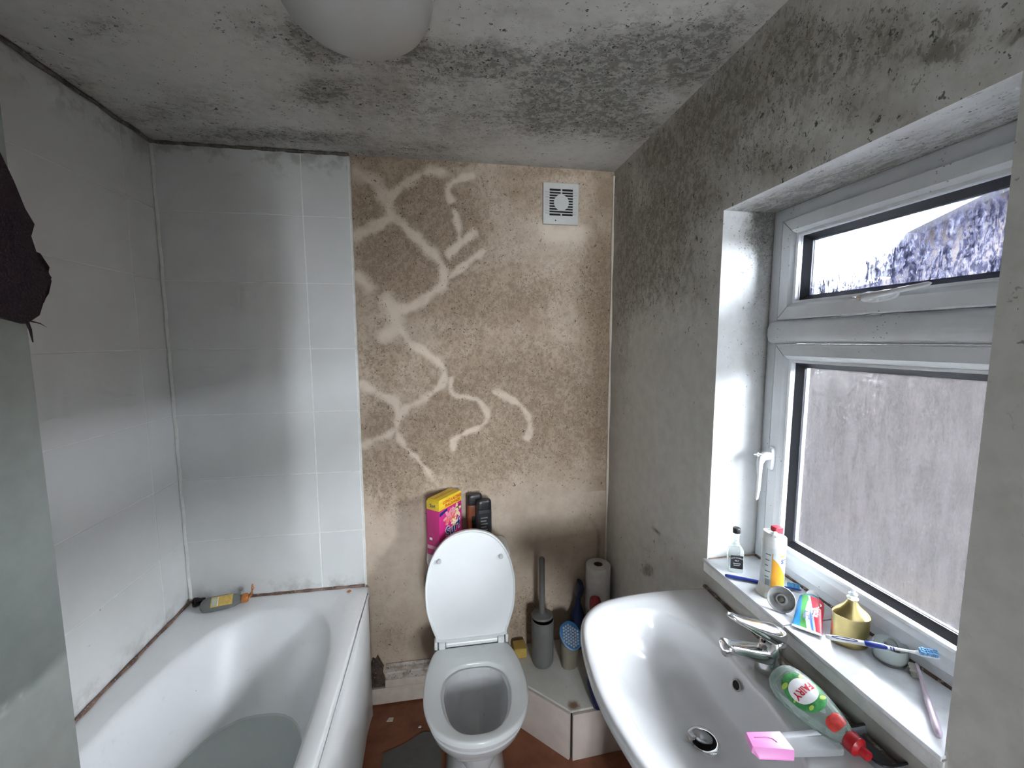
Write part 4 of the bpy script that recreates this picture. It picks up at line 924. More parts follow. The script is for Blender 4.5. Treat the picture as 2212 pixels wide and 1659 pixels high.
# ------------------------------------------------------------------ wash basin
bs = thing('wash_basin', (1.55, .72, 0), 'white ceramic wash basin under the window sill with a chrome waste', 'basin')
bcx, bcy, bz = 1.50, .72, .880
NA = 112
angs = sorted(set([2*math.pi*i/NA for i in range(NA)]+[math.atan2(s*.297, W-.0015-bcx) % (2*math.pi) for s in (1, -1)]))
OUT = spline([(W-.0015, 1.017, 0), (1.635, 1.026, 0), (1.522, 1.024, 0), (1.42, 1.007, 0), (1.36, .966, 0), (1.33, .916, 0), (1.313, .852, 0), (1.302, .775, 0), (1.299, .72, 0), (1.302, .665, 0), (1.313, .588, 0), (1.33, .524, 0), (1.36, .474, 0), (1.42, .433, 0), (1.522, .416, 0), (1.635, .414, 0), (W-.0015, .423, 0)], 8, False)
def ray_poly(poly, closed=True):
    out = []
    m = len(poly)
    for t in angs:
        c, s = math.cos(t), math.sin(t); best = None
        for i in range(m):
            x0, y0 = poly[i][0]-bcx, poly[i][1]-bcy; x1, y1 = poly[(i+1) % m][0]-bcx, poly[(i+1) % m][1]-bcy
            den = c*(y1-y0)-s*(x1-x0)
            if abs(den) < 1e-12: continue
            k = (x0*(y1-y0)-y0*(x1-x0))/den; u = (x0*s-y0*c)/den
            if k > 0 and -1e-6 <= u <= 1+1e-6: best = k if best is None else max(best, k)
        out.append((bcx+c*(best or .1), bcy+s*(best or .1)))
    return out
oring = ray_poly(OUT)
INN = spline([(1.626, .72, 0), (1.624, .80, 0), (1.612, .862, 0), (1.588, .915, 0), (1.556, .948, 0), (1.508, .962, 0), (1.44, .957, 0), (1.398, .938, 0), (1.366, .902, 0), (1.350, .845, 0), (1.346, .775, 0), (1.345, .72, 0), (1.346, .665, 0), (1.350, .595, 0), (1.366, .538, 0), (1.398, .502, 0), (1.44, .483, 0), (1.508, .478, 0), (1.556, .492, 0), (1.588, .525, 0), (1.612, .578, 0), (1.624, .64, 0)], 6)
iring = ray_poly(INN)
dcx, dcy = 1.532, .712
def R3(r, z): return [(x, y, z) for x, y in r]
def toward(r, s, z, c=(dcx, dcy), sy=None):
    return [(c[0]+(x-c[0])*s, c[1]+(y-c[1])*(sy if sy else s), z) for x, y in r]
def mixr(a, b, t, z): return [((1-t)*p[0]+t*q[0], (1-t)*p[1]+t*q[1], z) for p, q in zip(a, b)]
def shrink(r, d, z):   # pull inwards but keep the wall edge
    return [(min(x+(d if x < bcx else -d*.0), W-.0015) if x < W-.01 else x, bcy+(y-bcy)*(1-d/.30), z) for x, y in r]
drn = [(dcx+.024*math.cos(t), dcy+.024*math.sin(t)) for t in angs]
rings = [mixr(shrink(oring, .16, 0) and [(p[0], p[1]) for p in shrink(oring, .16, 0)], oring, 0, .735), mixr([(p[0], p[1]) for p in shrink(oring, .10, 0)], oring, 0, .765), mixr([(p[0], p[1]) for p in shrink(oring, .05, 0)], oring, 0, .80), mixr([(p[0], p[1]) for p in shrink(oring, .018, 0)], oring, 0, .835),
         mixr([(p[0], p[1]) for p in shrink(oring, .004, 0)], oring, 0, .853), R3(oring, .862), R3(oring, bz-.007), mixr([(p[0], p[1]) for p in shrink(oring, .003, 0)], oring, 0, bz-.001), mixr([(p[0], p[1]) for p in shrink(oring, .010, 0)], oring, 0, bz+.001),
         mixr(oring, iring, .55, bz+.0008), mixr(oring, iring, .62, bz-.0012), mixr(oring, iring, .94, bz-.0020), mixr(oring, iring, .985, bz-.0030), toward(iring, .990, bz-.0065), toward(iring, .978, bz-.014), toward(iring, .955, bz-.032)]
# bowl inside: steep at the wall side, shallow at the front
for t, db, df in ((.88, .066, .046), (.76, .098, .063), (.60, .114, .087), (.44, .1225, .106), (.28, .1275, .122)):
    row = []
    for x, y in iring:
        q = min(1, max(0, (dcx+.02-x)/.19)); q = q*q*(3-2*q)
        row.append((dcx+(x-dcx)*t, dcy+(y-dcy)*t, bz-(db*(1-q)+df*q)))
    rings.append(row)
rings.append(R3(drn, bz-.131)); rings.append([(dcx+.022*math.cos(t), dcy+.022*math.sin(t), bz-.14) for t in angs])
bm_ = MB(); bm_.loft(rings, True, True)
bm_.build('bowl', M['ceramic'], bs, smooth=60)
MB().loft([ell(1.60, .72, .10, .085, .001, 36, 2.6), ell(1.60, .72, .098, .082, .03, 36, 2.6), ell(1.61, .72, .075, .065, .30, 36, 2.4), ell(1.605, .72, .085, .08, .62, 36, 2.4), ell(1.60, .72, .12, .12, .738, 36, 2.4)]).build('pedestal', M['ceramic'], bs, smooth=60)
# waste with tilted pop-up plug, overflow
MB().lathe([(.0335, 0), (.0335, .003), (.030, .005), (.0235, .0045), (.022, -.004), (.0335, 0)], (dcx, dcy, bz-.1325), 40, False, False).build('waste_ring', M['chrome'], bs, smooth=40)
MB().lathe([(0, 0), (.0235, 0), (.0235, .002), (0, .002)], (dcx, dcy, bz-.1335), 30).build('waste_hole', M['hole'], bs)
PM = Matrix.Translation((dcx-.004, dcy+.002, bz-.1225)) @ Matrix.Rotation(math.radians(14), 4, 'Y') @ Matrix.Rotation(math.radians(-10), 4, 'X')
MB().lathe([(0, -.003), (.019, -.003), (.0205, 0), (.0195, .003), (.013, .0065), (0, .008)], n=36).build('plug', simple('worn_chrome', (.42, .43, .44), .25, 1.0, var=.2), bs, M=PM, smooth=40)
MB().box(-.030, -.012, -.006, .008, -.004, .003).build('plug_clip', M['chrome'], bs, M=PM, bevel=.001)
OM = frame_at((1.6155, .730, bz-.033), (-.94, 0, .34), (0, 1, 0))
MB().lathe([(.0085, 0), (.0105, .0), (.0115, .002), (.0105, .003), (.0085, .0025), (.0085, 0)], n=28, cap0=False, cap1=False, sx=1.15).build('overflow_ring', simple('brass_grey', (.35, .33, .30), .35, 1.0), bs, M=OM, smooth=40)
MB().lathe([(0, .0005), (.0088, .0005), (.0088, .0012), (0, .0012)], n=28, sx=1.15).build('overflow_hole', M['hole'], bs, M=OM)
struct(MB().tube([(W-.005, .42+i*.60/40, bz+.003) for i in range(41)], [.0035+.0018*abs(math.sin(i*.9)) for i in range(41)], 7).build('trim_8', silicone_mat('basin_mould_seal', (.08, .05, .035), (.30, .26, .22), (.5, .48, .45))))

# mixer tap
tp = thing('mixer_tap', (1.684, .724, bz), 'chrome single lever mixer tap on the basin ledge', 'tap')
tz = bz
MB().lathe([(0, 0), (.0255, 0), (.026, .002), (.0245, .012), (.023, .030), (.0225, .043), (0, .043)], (1.684, .724, tz+.0005), 36).build('tap_body', M['chrome'], tp, smooth=40)
sp = MB()
rg = []
for t, (x, z, w, h) in enumerate(((1.690, .914, .021, .016), (1.665, .919, .021, .0155), (1.640, .927, .0195, .0135), (1.615, .936, .0185, .0115), (1.590, .944, .0175, .0105), (1.576, .948, .0165, .0100), (1.572, .949, .012, .007))):
    rg.append([(x+.25*q[1], .724+q[0], z+q[1]) for q in [(p[0], p[1]) for p in ell(0, 0, w, h, 0, 24, 3.0)]])
sp.loft(rg); sp.build('spout', M['chrome'], tp, smooth=45)
MB().lathe([(0, 0), (.0105, 0), (.0115, .003), (.0115, .014), (0, .014)], n=28).build('aerator', M['chrome'], tp, M=Matrix.Translation((1.583, .724, .9300)) @ Matrix.Rotation(math.radians(-12), 4, 'Y'), smooth=40)
hd = MB()
hd.loft([ell(1.684, .724, .0235, .0235, tz+.043, 36), ell(1.687, .724, .0250, .0245, tz+.053, 36), ell(1.691, .724, .0245, .0240, tz+.064, 36), ell(1.692, .724, .020, .021, tz+.074, 36), ell(1.692, .724, .008, .009, tz+.081, 36)])
hd.build('cartridge_dome', M['chrome'], tp, smooth=50)
lv = []
for x, z, w, h in ((1.714, .944, .010, .008), (1.704, .954, .020, .016), (1.684, .962, .0225, .017), (1.660, .974, .0205, .0135), (1.636, .986, .0180, .0095), (1.612, .999, .0155, .0068), (1.594, 1.009, .0130, .0055), (1.584, 1.014, .009, .004), (1.580, 1.0155, .003, .002)):
    lv.append([(x+.4*b_, .724+a_, z+b_) for a_, b_, _ in ell(0, 0, w, h, 0, 24, 2.6)])
MB().loft(lv).build('lever', M['chrome'], tp, smooth=50)
MB().lathe([(0, 0), (.0035, 0), (.0035, .001), (0, .001)], n=16).build('temperature_dot', M['blackl'], tp, M=frame_at((1.6655, .724, .9475), (-.95, 0, -.1), (0, 1, 0)))

# ------------------------------------------------------------------ things on the sill
ZS = .9632
M['clear'] = glassy('clear_glass', (.90, .93, .92), .04, .86)
# miniature square bottle
mbt = thing('miniature_bottle', (1.777, .958, ZS), 'clear square miniature spirit bottle with black label and cap', 'bottle')
MM = Matrix.Translation((1.777, .958, ZS)) @ Matrix.Rotation(math.radians(-24), 4, 'Z')
def sq(h, z, e=7): return ell(0, 0, h, h, z, 32, e)
MB().loft([sq(.0165, 0), sq(.0178, .003), sq(.0178, .055), sq(.0165, .062), sq(.012, .068, 3), sq(.0085, .074, 2), sq(.0075, .082, 2), sq(.0075, .098, 2), sq(.0085, .0985, 2), sq(.0085, .101, 2), sq(.0075, .102, 2), sq(.0075, .105, 2)]).build('glass', M['clear'], mbt, M=MM, smooth=45)
MB().lathe([(0, .104), (.0088, .104), (.0092, .106), (.0092, .1165), (.0082, .118), (0, .118)], n=24).build('cap', M['black'], mbt, M=MM, smooth=40)
MB().box(-.0150, .0150, -.0186, -.0178, .012, .048).build('label', M['blackl'], mbt, M=MM)
def mlab(z): return MM @ Matrix.Translation((0, -.0190, z)) @ Matrix.Rotation(math.radians(90), 4, 'X')
text("JACK DANIEL'S", .0042, M['white'], mbt, mlab(.0425), warp=lambda x, y: (x, y-abs(x)**2*14, 0))
text('No.7', .0050, M['white'], mbt, mlab(.0345))
text('TENNESSEE', .0036, M['white'], mbt, mlab(.0265)); text('WHISKEY', .0036, M['white'], mbt, mlab(.0215))
MB().box(.0178, .0186, -.012, .012, .014, .046).build('side_label', simple('pale_label', (.60, .62, .62), .5), mbt, M=MM)

# toothpaste pump dispenser
pc = (1.792, .848)
pd_ = thing('toothpaste_pump', (pc[0], pc[1], ZS), 'tall white toothpaste pump with orange stripe and red top', 'toothpaste pump')
PW = simple('pump_white', (.78, .78, .76), .35); PR = .0255
MB().lathe([(0, 0), (.0320, 0), (.0328, .002), (.0310, .007), (.0282, .016), (.0264, .026), (PR, .030)], (pc[0], pc[1], ZS), 40).build('base', simple('cream_base', (.72, .70, .62), .4), pd_, smooth=40)
MB().lathe([(PR, .029), (PR, .122), (PR+.0004, .124), (PR, .126)], (pc[0], pc[1], ZS), 40).build('cylinder', simple('pale_blue_white', (.66, .70, .70), .35), pd_, smooth=40)
hdr = [(PR+.0008, .125), (PR+.0010, .130), (PR+.0004, .146), (PR-.0015, .153)]
hm = MB(); rr_ = [[(pc[0]+r*math.cos(2*math.pi*j/40), pc[1]+r*math.sin(2*math.pi*j/40), ZS+z+(.006*math.cos(2*math.pi*j/40-2.9) if z > .146 else 0)) for j in range(40)] for r, z in hdr]
rr_.append([(pc[0]+.013*math.cos(2*math.pi*j/40), pc[1]+.013*math.sin(2*math.pi*j/40), ZS+.158+.004*math.cos(2*math.pi*j/40-2.9)) for j in range(40)])
hm.loft(rr_); hm.build('pump_head', PW, pd_, smooth=50)
MB().tube([(pc[0]-.004, pc[1]-.006, ZS+.155), (pc[0]-.015, pc[1]-.017, ZS+.160), (pc[0]-.022, pc[1]-.024, ZS+.158)], [.006, .0052, .0045], 12).build('nozzle', PW, pd_, smooth=50)
MB().box(pc[0]-.004, pc[0]+.016, pc[1]-.009, pc[1]+.010, ZS+.152, ZS+.170).build('push_button', simple('red_button', (.70, .035, .06), .35), pd_, bevel=.003, seg=3)
def cyl_patch(name, a0, a1, z0, z1, mat, off=.0004, shape=None, n=20):
    mb2 = MB(); R = PR+off
    def P(a, z): return (pc[0]+R*math.cos(a), pc[1]+R*math.sin(a), ZS+z)
    lo_ = [P(a0+(a1-a0)*i/n, z0) for i in range(n+1)]
    hi_ = [P(a0+(a1-a0)*i/n, shape(i/n) if shape else z1) for i in range(n+1)]
    mb2.loft([lo_, hi_], False, False, closed=False)
    return mb2.build(name, mat, pd_, smooth=60)
av = math.atan2(-pc[1], 1.01-pc[0])              # towards the viewer's side of the sill
cyl_patch('orange_stripe', av-.05, av+1.25, .029, .112, simple('orange_print2', (.72, .33, .03), .35), .0005)
cyl_patch('blue_panel', av+.02, av+1.25, .060, .112, simple('pale_blue_print', (.58, .72, .78), .35), .0008, n=20)
mcurve = MB(); R_ = PR+.0010
cu = [(av-.05+1.30*i/20, .112-.050*(i/20)**1.6) for i in range(21)]
mcurve.loft([[(pc[0]+R_*math.cos(a_), pc[1]+R_*math.sin(a_), ZS+.029) for a_, z_ in cu], [(pc[0]+R_*math.cos(a_), pc[1]+R_*math.sin(a_), ZS+z_-.012) for a_, z_ in cu]], False, False, closed=False)
mcurve.build('orange_swoosh', bpy.data.materials['orange_print2'], pd_, smooth=60)
cyl_patch('yellow_flash', av+.55, av+1.2, .106, .1095, simple('yellow_print', (.75, .62, .05), .4), .0012)
def wrap(a0, R): return lambda x, y: (R*math.cos(a0+x/R), R*math.sin(a0+x/R), y)
text('ST', .014, M['navy'], pd_, Matrix.Translation((pc[0], pc[1], ZS+.094)), 'lettering', .0004, warp=wrap(av+.95, PR+.0014))
for i in range(5):
    cyl_patch('small_print', av-.62, av-.62+.46-.1*(i % 3), .112-i*.014-.006, .112-i*.014-.0035, M['greyp'], .0004, n=6)
cyl_patch('barcode', av-.55, av-.15, .030, .046, simple('grey_barcode', (.30, .32, .34), .5), .0004, n=6)

# toothbrushes
M['bluehandle'] = simple('blue_handle', (.025, .05, .30), .3); M['bristle'] = simple('blue_bristle', (.10, .34, .60), .8, bump=.8, bs=900); M['whitep'] = simple('white_brush', (.80, .81, .83), .3)
def vlerp(a, b, t): return tuple(a[i]+(b[i]-a[i])*t for i in range(3))
def brush(label, a, b, hm_, tm, bm2, up=(0, 0, 1), sag=0.0, hr=.0052, headlen=.16, bh=.010, grip=None):
    """a = handle end, b = head end"""
    A, B = Vector(a), Vector(b); d = (B-A); L = d.length; dn = d.normalized()
    upv = Vector(up); side = dn.cross(upv).normalized(); u2 = side.cross(dn).normalized()
    t = thing('toothbrush', A, label, 'toothbrush', 'toothbrushes on the window sill')
    def pt(s, h=0.0): return tuple(A+dn*(L*s)+u2*(h+sag*math.sin(math.pi*s)))
    MB().tube([pt(0), pt(.01), pt(.05), pt(.15), pt(.30), pt(.42), pt(.52)], [hr*.3, hr*.8, hr, hr*1.05, hr*.95, hr, hr*.8], 14, .75, up=up).build('handle', hm_, t, smooth=60)
    MB().tube([pt(.50), pt(.56), pt(.64), pt(.74), pt(.80)], [hr*.82, hr*.7, hr*.55, hr*.5, hr*.6], 12, .8, up=up).build('neck', tm, t, smooth=60)
    MB().tube([pt(.79), pt(.81), pt(.84), pt(.97), pt(.995), pt(1.0)], [hr*.6, hr*.95, hr*1.2, hr*1.2, hr*.8, hr*.2], 14, .42, up=up).build('head', tm, t, smooth=60)
    for i in range(9):
        for j in (-1, 0, 1):
            c = A+dn*(L*(.838+.0165*i))+side*(j*hr*.62)+u2*(hr*.35)
            e = c+u2*(bh*(1+.12*math.sin(i*2.1+j)))+side*(j*hr*.15)
            MB().tube([tuple(c), tuple(e)], [hr*.30, hr*.34], 6, up=tuple(dn)).build('bristle_tuft', bm2, t)
    return t, pt
t, pt = brush('blue toothbrush lying flat behind the toothpaste pump', (1.727, .930, ZS+.0050), (1.868, .838, ZS+.0055), M['bluehandle'], M['bluehandle'], M['bristle'], up=(.25, .35, .9), hr=.0052)
MB().tube([pt(.02, .0042), pt(.16, .0046), pt(.30, .0042)], [.0018, .0022, .0012], 8).build('white_inlay', M['whitep'], t)
# plug disc leaning on the pump base
pg = thing('rubber_plug', (1.77, .79, ZS), 'round grey rubber plug leaning against the toothpaste pump', 'plug')
nrm = Vector((-.62, -.52, .59)); DM = frame_at((1.768, .791, ZS+.0225), nrm, (0, 0, 1))
MB().lathe([(0, -.005), (.024, -.005), (.0275, -.001), (.0285, .003), (.0275, .0045), (.0255, .003), (.022, .0), (.0135, -.0015), (.0115, .001), (.0105, .004), (.0085, .004), (.0080, -.001), (0, -.001)], n=40).build('disc', simple('grey_rubber', (.27, .27, .265), .5, var=.15, vs=60), pg, M=DM, smooth=40)
MB().lathe([(0, -.001), (.0055, -.001), (.006, .001), (.0035, .003), (0, .003)], n=20).build('centre_knob', simple('brown_rubber', (.16, .15, .13), .6), pg, M=DM, smooth=40)

# squeezed toothpaste tube
tt = thing('toothpaste_tube', (1.80, .75, ZS), 'squeezed red, white, blue and green toothpaste tube on the sill', 'toothpaste tube')
A = Vector((1.758, .712, ZS+.004)); B = Vector((1.845, .786, ZS+.020)); d = (B-A).normalized(); sd = d.cross(Vector((0, 0, 1))).normalized(); up2 = sd.cross(d)
TM = Matrix((sd, d, up2)).transposed().to_4x4(); TM.translation = A
TL = (B-A).length
def tr_(s, w, h): return [(w*math.copysign(abs(math.cos(q))**.7, math.cos(q)), TL*s, h*math.sin(q)+h*.2) for q in [2*math.pi*j/40 for j in range(40)]]
def tube_mat():
    g = NT('toothpaste_print'); p = g.n('ShaderNodeTexCoord').outputs['Object']
    q = g.n('ShaderNodeMapping', {'Vector': p}); 
    inv = TM.inverted(); e = inv.to_euler('XYZ')
    q.inputs['Location'].default_value = inv.translation; q.inputs['Rotation'].default_value = e
    s = g.n('ShaderNodeSeparateXYZ', {0: q.outputs[0]}); x, y = s.outputs[0], s.outputs[1]
    u = g.math('MULTIPLY', x, 1/.026); v = g.math('MULTIPLY', y, 1/TL)
    col = g.mix(g.mr(g.math('ADD', u, g.math('MULTIPLY', v, .25)), -.50, -.42), (.02, .30, .68), (.10, .42, .10))
    a1 = g.math('ADD', u, g.math('MULTIPLY', g.math('POWER', g.math('SUBTRACT', v, .5), 2.0), -1.5))
    col = g.mix(g.mr(a1, -.30, -.24), col, (.74, .82, .88))
    col = g.mix(g.mr(a1, .0, .08), col, (.12, .30, .72))
    b1 = g.math('ADD', u, g.math('MULTIPLY', v, .9))
    col = g.mix(g.mr(b1, .50, .54), col, (.55, .70, .85)); col = g.mix(g.mr(b1, .66, .69), col, (.72, .03, .06))
    col = g.mix(g.math('MULTIPLY', g.mr(v, .06, .045), 1.0), col, (.80, .82, .84))
    return g.done(g.bsdf(col, .3))
tm_ = tube_mat()
MB().loft([tr_(0, .0262, .0010), tr_(.05, .0262, .0012), tr_(.20, .0255, .0045), tr_(.45, .0250, .0090), tr_(.70, .0248, .0120), tr_(.88, .0235, .0125)]).build('tube_body', tm_, tt, M=TM, smooth=50)
MB().loft([tr_(.88, .0235, .0125), tr_(.93, .018, .0125), tr_(.965, .0085, .0085)]).build('shoulder', simple('teal_fold', (.02, .25, .33), .35), tt, M=TM, smooth=50)
cm = TM @ Matrix.Translation((0, TL*.955, .002)) @ Matrix.Rotation(math.radians(-90), 4, 'X')
MB().lathe([(0, 0), (.0125, 0), (.0128, .002), (.0118, .016), (.0105, .018), (0, .018)], n=28).build('screw_cap', M['whitep'], tt, M=cm, smooth=40)
tx_ = TM @ Matrix.Translation((.013, TL*.55, .0125)) @ Matrix.Rotation(math.radians(-90), 4, 'Z')
text('Colgate', .0165, M['white'], tt, tx_, 'lettering', .0004, 1.0)
text('Triple', .0105, M['navy'], tt, TM @ Matrix.Translation((.003, TL*.33, .0105)) @ Matrix.Rotation(math.radians(-90), 4, 'Z'), 'lettering', .0003)
text('Action', .0105, M['navy'], tt, TM @ Matrix.Translation((-.006, TL*.33, .0105)) @ Matrix.Rotation(math.radians(-90), 4, 'Z'), 'lettering', .0003)

# gold scent bottle
gp = thing('gold_bottle', (1.819, .672, ZS), 'oval gold metal scent bottle with clear spray nozzle', 'scent bottle')
GM = Matrix.Translation((1.819, .672, ZS)) @ Matrix.Rotation(math.radians(-28), 4, 'Z')
M['gold'] = simple('brushed_gold', (.72, .58, .26), .28, 1.0, var=.12, vs=14)
def go(s, z, e=2.0): return ell(0, 0, .0315*s, .0225*s, z, 48, e)
MB().loft([go(.93, 0), go(.99, .002), go(1, .006), go(1, .058), go(1.02, .060), go(1.02, .063), go(.96, .065), go(.94, .066)]).build('bottle_body', M['gold'], gp, M=GM, smooth=35)
def goc(rx, ry, z): return ell(0, 0, rx, ry, z, 48)
MB().loft([go(.97, .0655), go(.92, .068), goc(.021, .0165, .075), goc(.0135, .0120, .082), goc(.0088, .0085, .090), goc(.0068, .0068, .096)]).build('bottle_shoulder', M['gold'], gp, M=GM, smooth=50)
MB().lathe([(0, .0955), (.0095, .0955), (.0098, .098), (.0050, .100), (.0050, .104), (.0078, .105), (.0075, .107), (.0035, .109), (.0030, .117), (0, .1175)], n=28).build('nozzle', glassy('clear_nozzle', (.93, .95, .96), .04, .6), gp, M=GM, smooth=40)
# low clear glass holder
jr = thing('glass_holder', (1.849, .630, ZS), 'low clear glass holder under the white and blue toothbrush', 'glass')
jc = (1.850, .618)
MB().lathe([(0, 0), (.022, 0), (.0255, .003), (.0268, .010), (.0268, .034), (.0262, .0352), (.0252, .034), (.0250, .010), (.022, .006), (0, .006)], (jc[0], jc[1], ZS), 40, False, False).build('glass_wall', M['clear'], jr, smooth=50)
MB().lathe([(0, .006), (.0235, .006), (.0238, .008), (0, .0085)], (jc[0], jc[1], ZS), 36).build('wax', simple('pale_wax', (.70, .69, .64), .5), jr, smooth=50)
jr.location = (jc[0], jc[1], ZS)
for c in jr.children: c.matrix_parent_inverse = wm(jr).inverted()
# white and blue toothbrush across the glass
t, pt = brush('white and blue toothbrush resting across the clear glass holder', (1.743, .655, ZS+.036), (1.878, .558, ZS+.052), M['whitep'], M['whitep'], simple('pale_blue_bristle', (.24, .50, .80), .7, bump=.6, bs=900), up=(-.2, -.3, .9), hr=.0050, bh=.009)
MB().tube([pt(.36, .0006), pt(.38, .0006), pt(.44, .0006), pt(.54, .0006), pt(.56, .0006)], [.0046, .0060, .0060, .0056, .0042], 14, .8).build('blue_grip', M['bluehandle'], t, smooth=60)
for s in (.585, .61): MB().tube([pt(s), pt(s+.01)], [.0042, .0042], 14, .82).build('blue_band', M['bluehandle'], t)
ov = MB(); 
ring_ = [pt(.06+.24*(.5+.5*math.cos(2*math.pi*i/24)), .0050) for i in range(24)]
sdv = (Vector(pt(1))-Vector(pt(0))).cross(Vector((-.2, -.3, .9))).normalized()
ov.tube([tuple(Vector(ring_[i % 24])+sdv*(.0024*math.sin(2*math.pi*i/24))-Vector((0, 0, .0012))) for i in range(25)], .0007, 6); ov.build('oval_mark', M['navy'], t)
# pink toothbrush lying bristles down
M['pinkb'] = simple('pale_pink_plastic', (.62, .50, .60), .3)
brush('pale pink toothbrush lying at the reveal end of the sill', (1.757, .470, ZS+.0065), (1.872, .588, ZS+.012), M['pinkb'], M['pinkb'], simple('grey_bristle', (.42, .40, .36), .9), up=(-.75, .62, -.22), hr=.0068, bh=.0095)

# ------------------------------------------------------------------ things on the basin ledge
fb = thing('dish_soap_bottle', (1.668, .60, bz), 'clear green washing-up liquid bottle with red cap lying on the basin', 'bottle')
FA = Vector((1.663, .676, bz+.0300)); FB = Vector((1.680, .520, bz+.0250)); fd = (FB-FA).normalized()
fz = Vector((-.42, -.10, .90)); fz = (fz-fd*fz.dot(fd)).normalized(); fs = fd.cross(fz)      # label faces up and into the room
FM = Matrix((fs, fd, fz)).transposed().to_4x4(); FM.translation = FA
def fr_(y, w, h, e=2.3): return [(x, y, z) for x, z, _ in ell(0, 0, w, h, 0, 40, e)]
FMAT = glassy('green_clear_plastic', (.80, .90, .85), .06, .80)
FW = lambda y: .0345*math.sqrt(max(0.02, 1-((y-.060)/.098)**2)) if y < .12 else .0345*math.sqrt(1-(.060/.098)**2)*max(.42, 1-(y-.12)*14)
prof_ = [(-.004, .016, .013), (0, .024, .018), (.008, .0305, .0235), (.022, .0350, .0262), (.045, .0365, .0272), (.070, .0350, .0265), (.092, .0305, .0240), (.110, .0255, .0215), (.122, .0210, .0190), (.131, .0165, .0160), (.136, .0150, .0148)]
MB().loft([fr_(y, w, h) for y, w, h in prof_]).build('bottle_body', FMAT, fb, M=FM, smooth=50)
def surf(x, y, off):
    for (y0, w0, h0), (y1, w1, h1) in zip(prof_[:-1], prof_[1:]):
        if y0 <= y <= y1:
            k_ = (y-y0)/(y1-y0); w = w0+(w1-w0)*k_; h = h0+(h1-h0)*k_
            return h*max(0.0, 1-abs(x/w)**2.3)**(1/2.3)+off
    return off
def patch(name, cx_, cy_, rx_, ry_, mat, off, n=28, e=2.0, rings_=5):
    pm = MB(); rs = []
    for k_ in range(1, rings_+1):
        s = k_/rings_
        rs.append([(x, y, surf(x, y, off)) for x, y, _ in ell(cx_, cy_, rx_*s, ry_*s, 0, n, e)])
    pm.loft(rs, True, False); return pm.build(name, mat, fb, M=FM, smooth=60)
patch('label', 0, .060, .0290, .037, simple('label_green', (.06, .30, .09), .4, var=.3, vs=90), .0005, e=2.2, rings_=7)
for (a_, b_, r_, m_) in ((-.020, .040, .006, 'lime'), (.017, .036, .007, 'lime'), (-.017, .084, .006, 'lime'), (.013, .086, .005, 'lime'), (.0245, .062, .003, 'lime'), (-.0245, .062, .003, 'lime')):
    if 'lime' not in M: M['lime'] = simple('lime_print', (.45, .62, .10), .4)
    patch('leaf_print', a_, b_, r_, r_*.6, M['lime'], .0009, 14, rings_=3)
patch('white_oval', 0, .060, .0235, .0225, M['white'], .0010, e=2.2)
text('FAIRY', .0185, simple('fairy_red', (.62, .02, .04), .4), fb, FM, 'lettering', .0004, .86, warp=lambda x, y: (x, .060+y, surf(x, .060+y, .0016)))
patch('neck_label', 0, .1185, .0165, .0105, simple('red_label', (.55, .05, .04), .4, var=.2, vs=120), .0006, e=2.6)
fc = FM @ Matrix.Translation((0, .136, 0)) @ Matrix.Rotation(math.radians(-90), 4, 'X')
MB().lathe([(0, 0), (.0155, 0), (.0165, .002), (.0160, .016), (.0125, .019), (.0085, .021), (.0082, .031), (.0070, .0325), (0, .0325)], n=32).build('cap', simple('red_cap', (.42, .008, .015), .35), fb, M=fc, smooth=40)

# clear travel case with pink end
tc = thing('toothbrush_case', (1.60, .56, bz), 'flat clear plastic case with pink end cap over the basin edge', 'case')
CM = Matrix.Translation((1.519, .588, bz+.0015)) @ Matrix.Rotation(math.radians(-8), 4, 'Z')
pk = MB(); 
pk.loft([[(0, 0, .006), (.060, 0, .006), (.062, 0, .016), (.002, 0, .016)], [(-.004, -.026, .005), (.062, -.034, .005), (.064, -.034, .016), (-.002, -.026, .016)], [(.004, -.036, .002), (.060, -.040, .002), (.060, -.040, .005), (.004, -.036, .005)]])
pk.build('pink_cap', simple('pink_plastic', (.74, .26, .56), .35, var=.03), tc, M=CM, bevel=.0008)
MB().tube([(.010, -.010, .0163), (.030, -.010, .0163), (.040, -.013, .0163), (.044, -.020, .0163)], .0008, 6).build('moulded_line', simple('deep_pink', (.45, .12, .30), .4), tc, M=CM)
cl = MB(); cl.loft([[(.058, 0, .001), (.058, -.034, .001), (.058, -.034, .014), (.058, 0, .014)], [(.15, .006, .001), (.15, -.034, .001), (.15, -.034, .015), (.15, .006, .015)]])
cl.build('clear_sleeve', glassy('cloudy_clear_plastic', (.90, .91, .92), .18, .84), tc, M=CM, bevel=.003)
# dark rimmed little dish by the upstand
dd = thing('soap_dish', (1.73, .535, bz), 'small smoky plastic dish with black rim behind the red bottle cap', 'dish')
def dring(s, z): return ell(1.722, .530, .034*s, .036*s, bz+z, 36, 4)
MB().loft([dring(.80, .001), dring(.86, .003), dring(.98, .018), dring(.95, .018), dring(.83, .005), dring(.5, .004)], True, True).build('dish', glassy('smoky_plastic', (.30, .32, .35), .1, .55), dd, smooth=50)
MB().tube([(x, y, bz+.019) for x, y, _ in dring(.98, 0)]+[(dring(.98, 0)[0][0], dring(.98, 0)[0][1], bz+.019)], .0022, 8).build('rim', M['black'], dd, smooth=50)

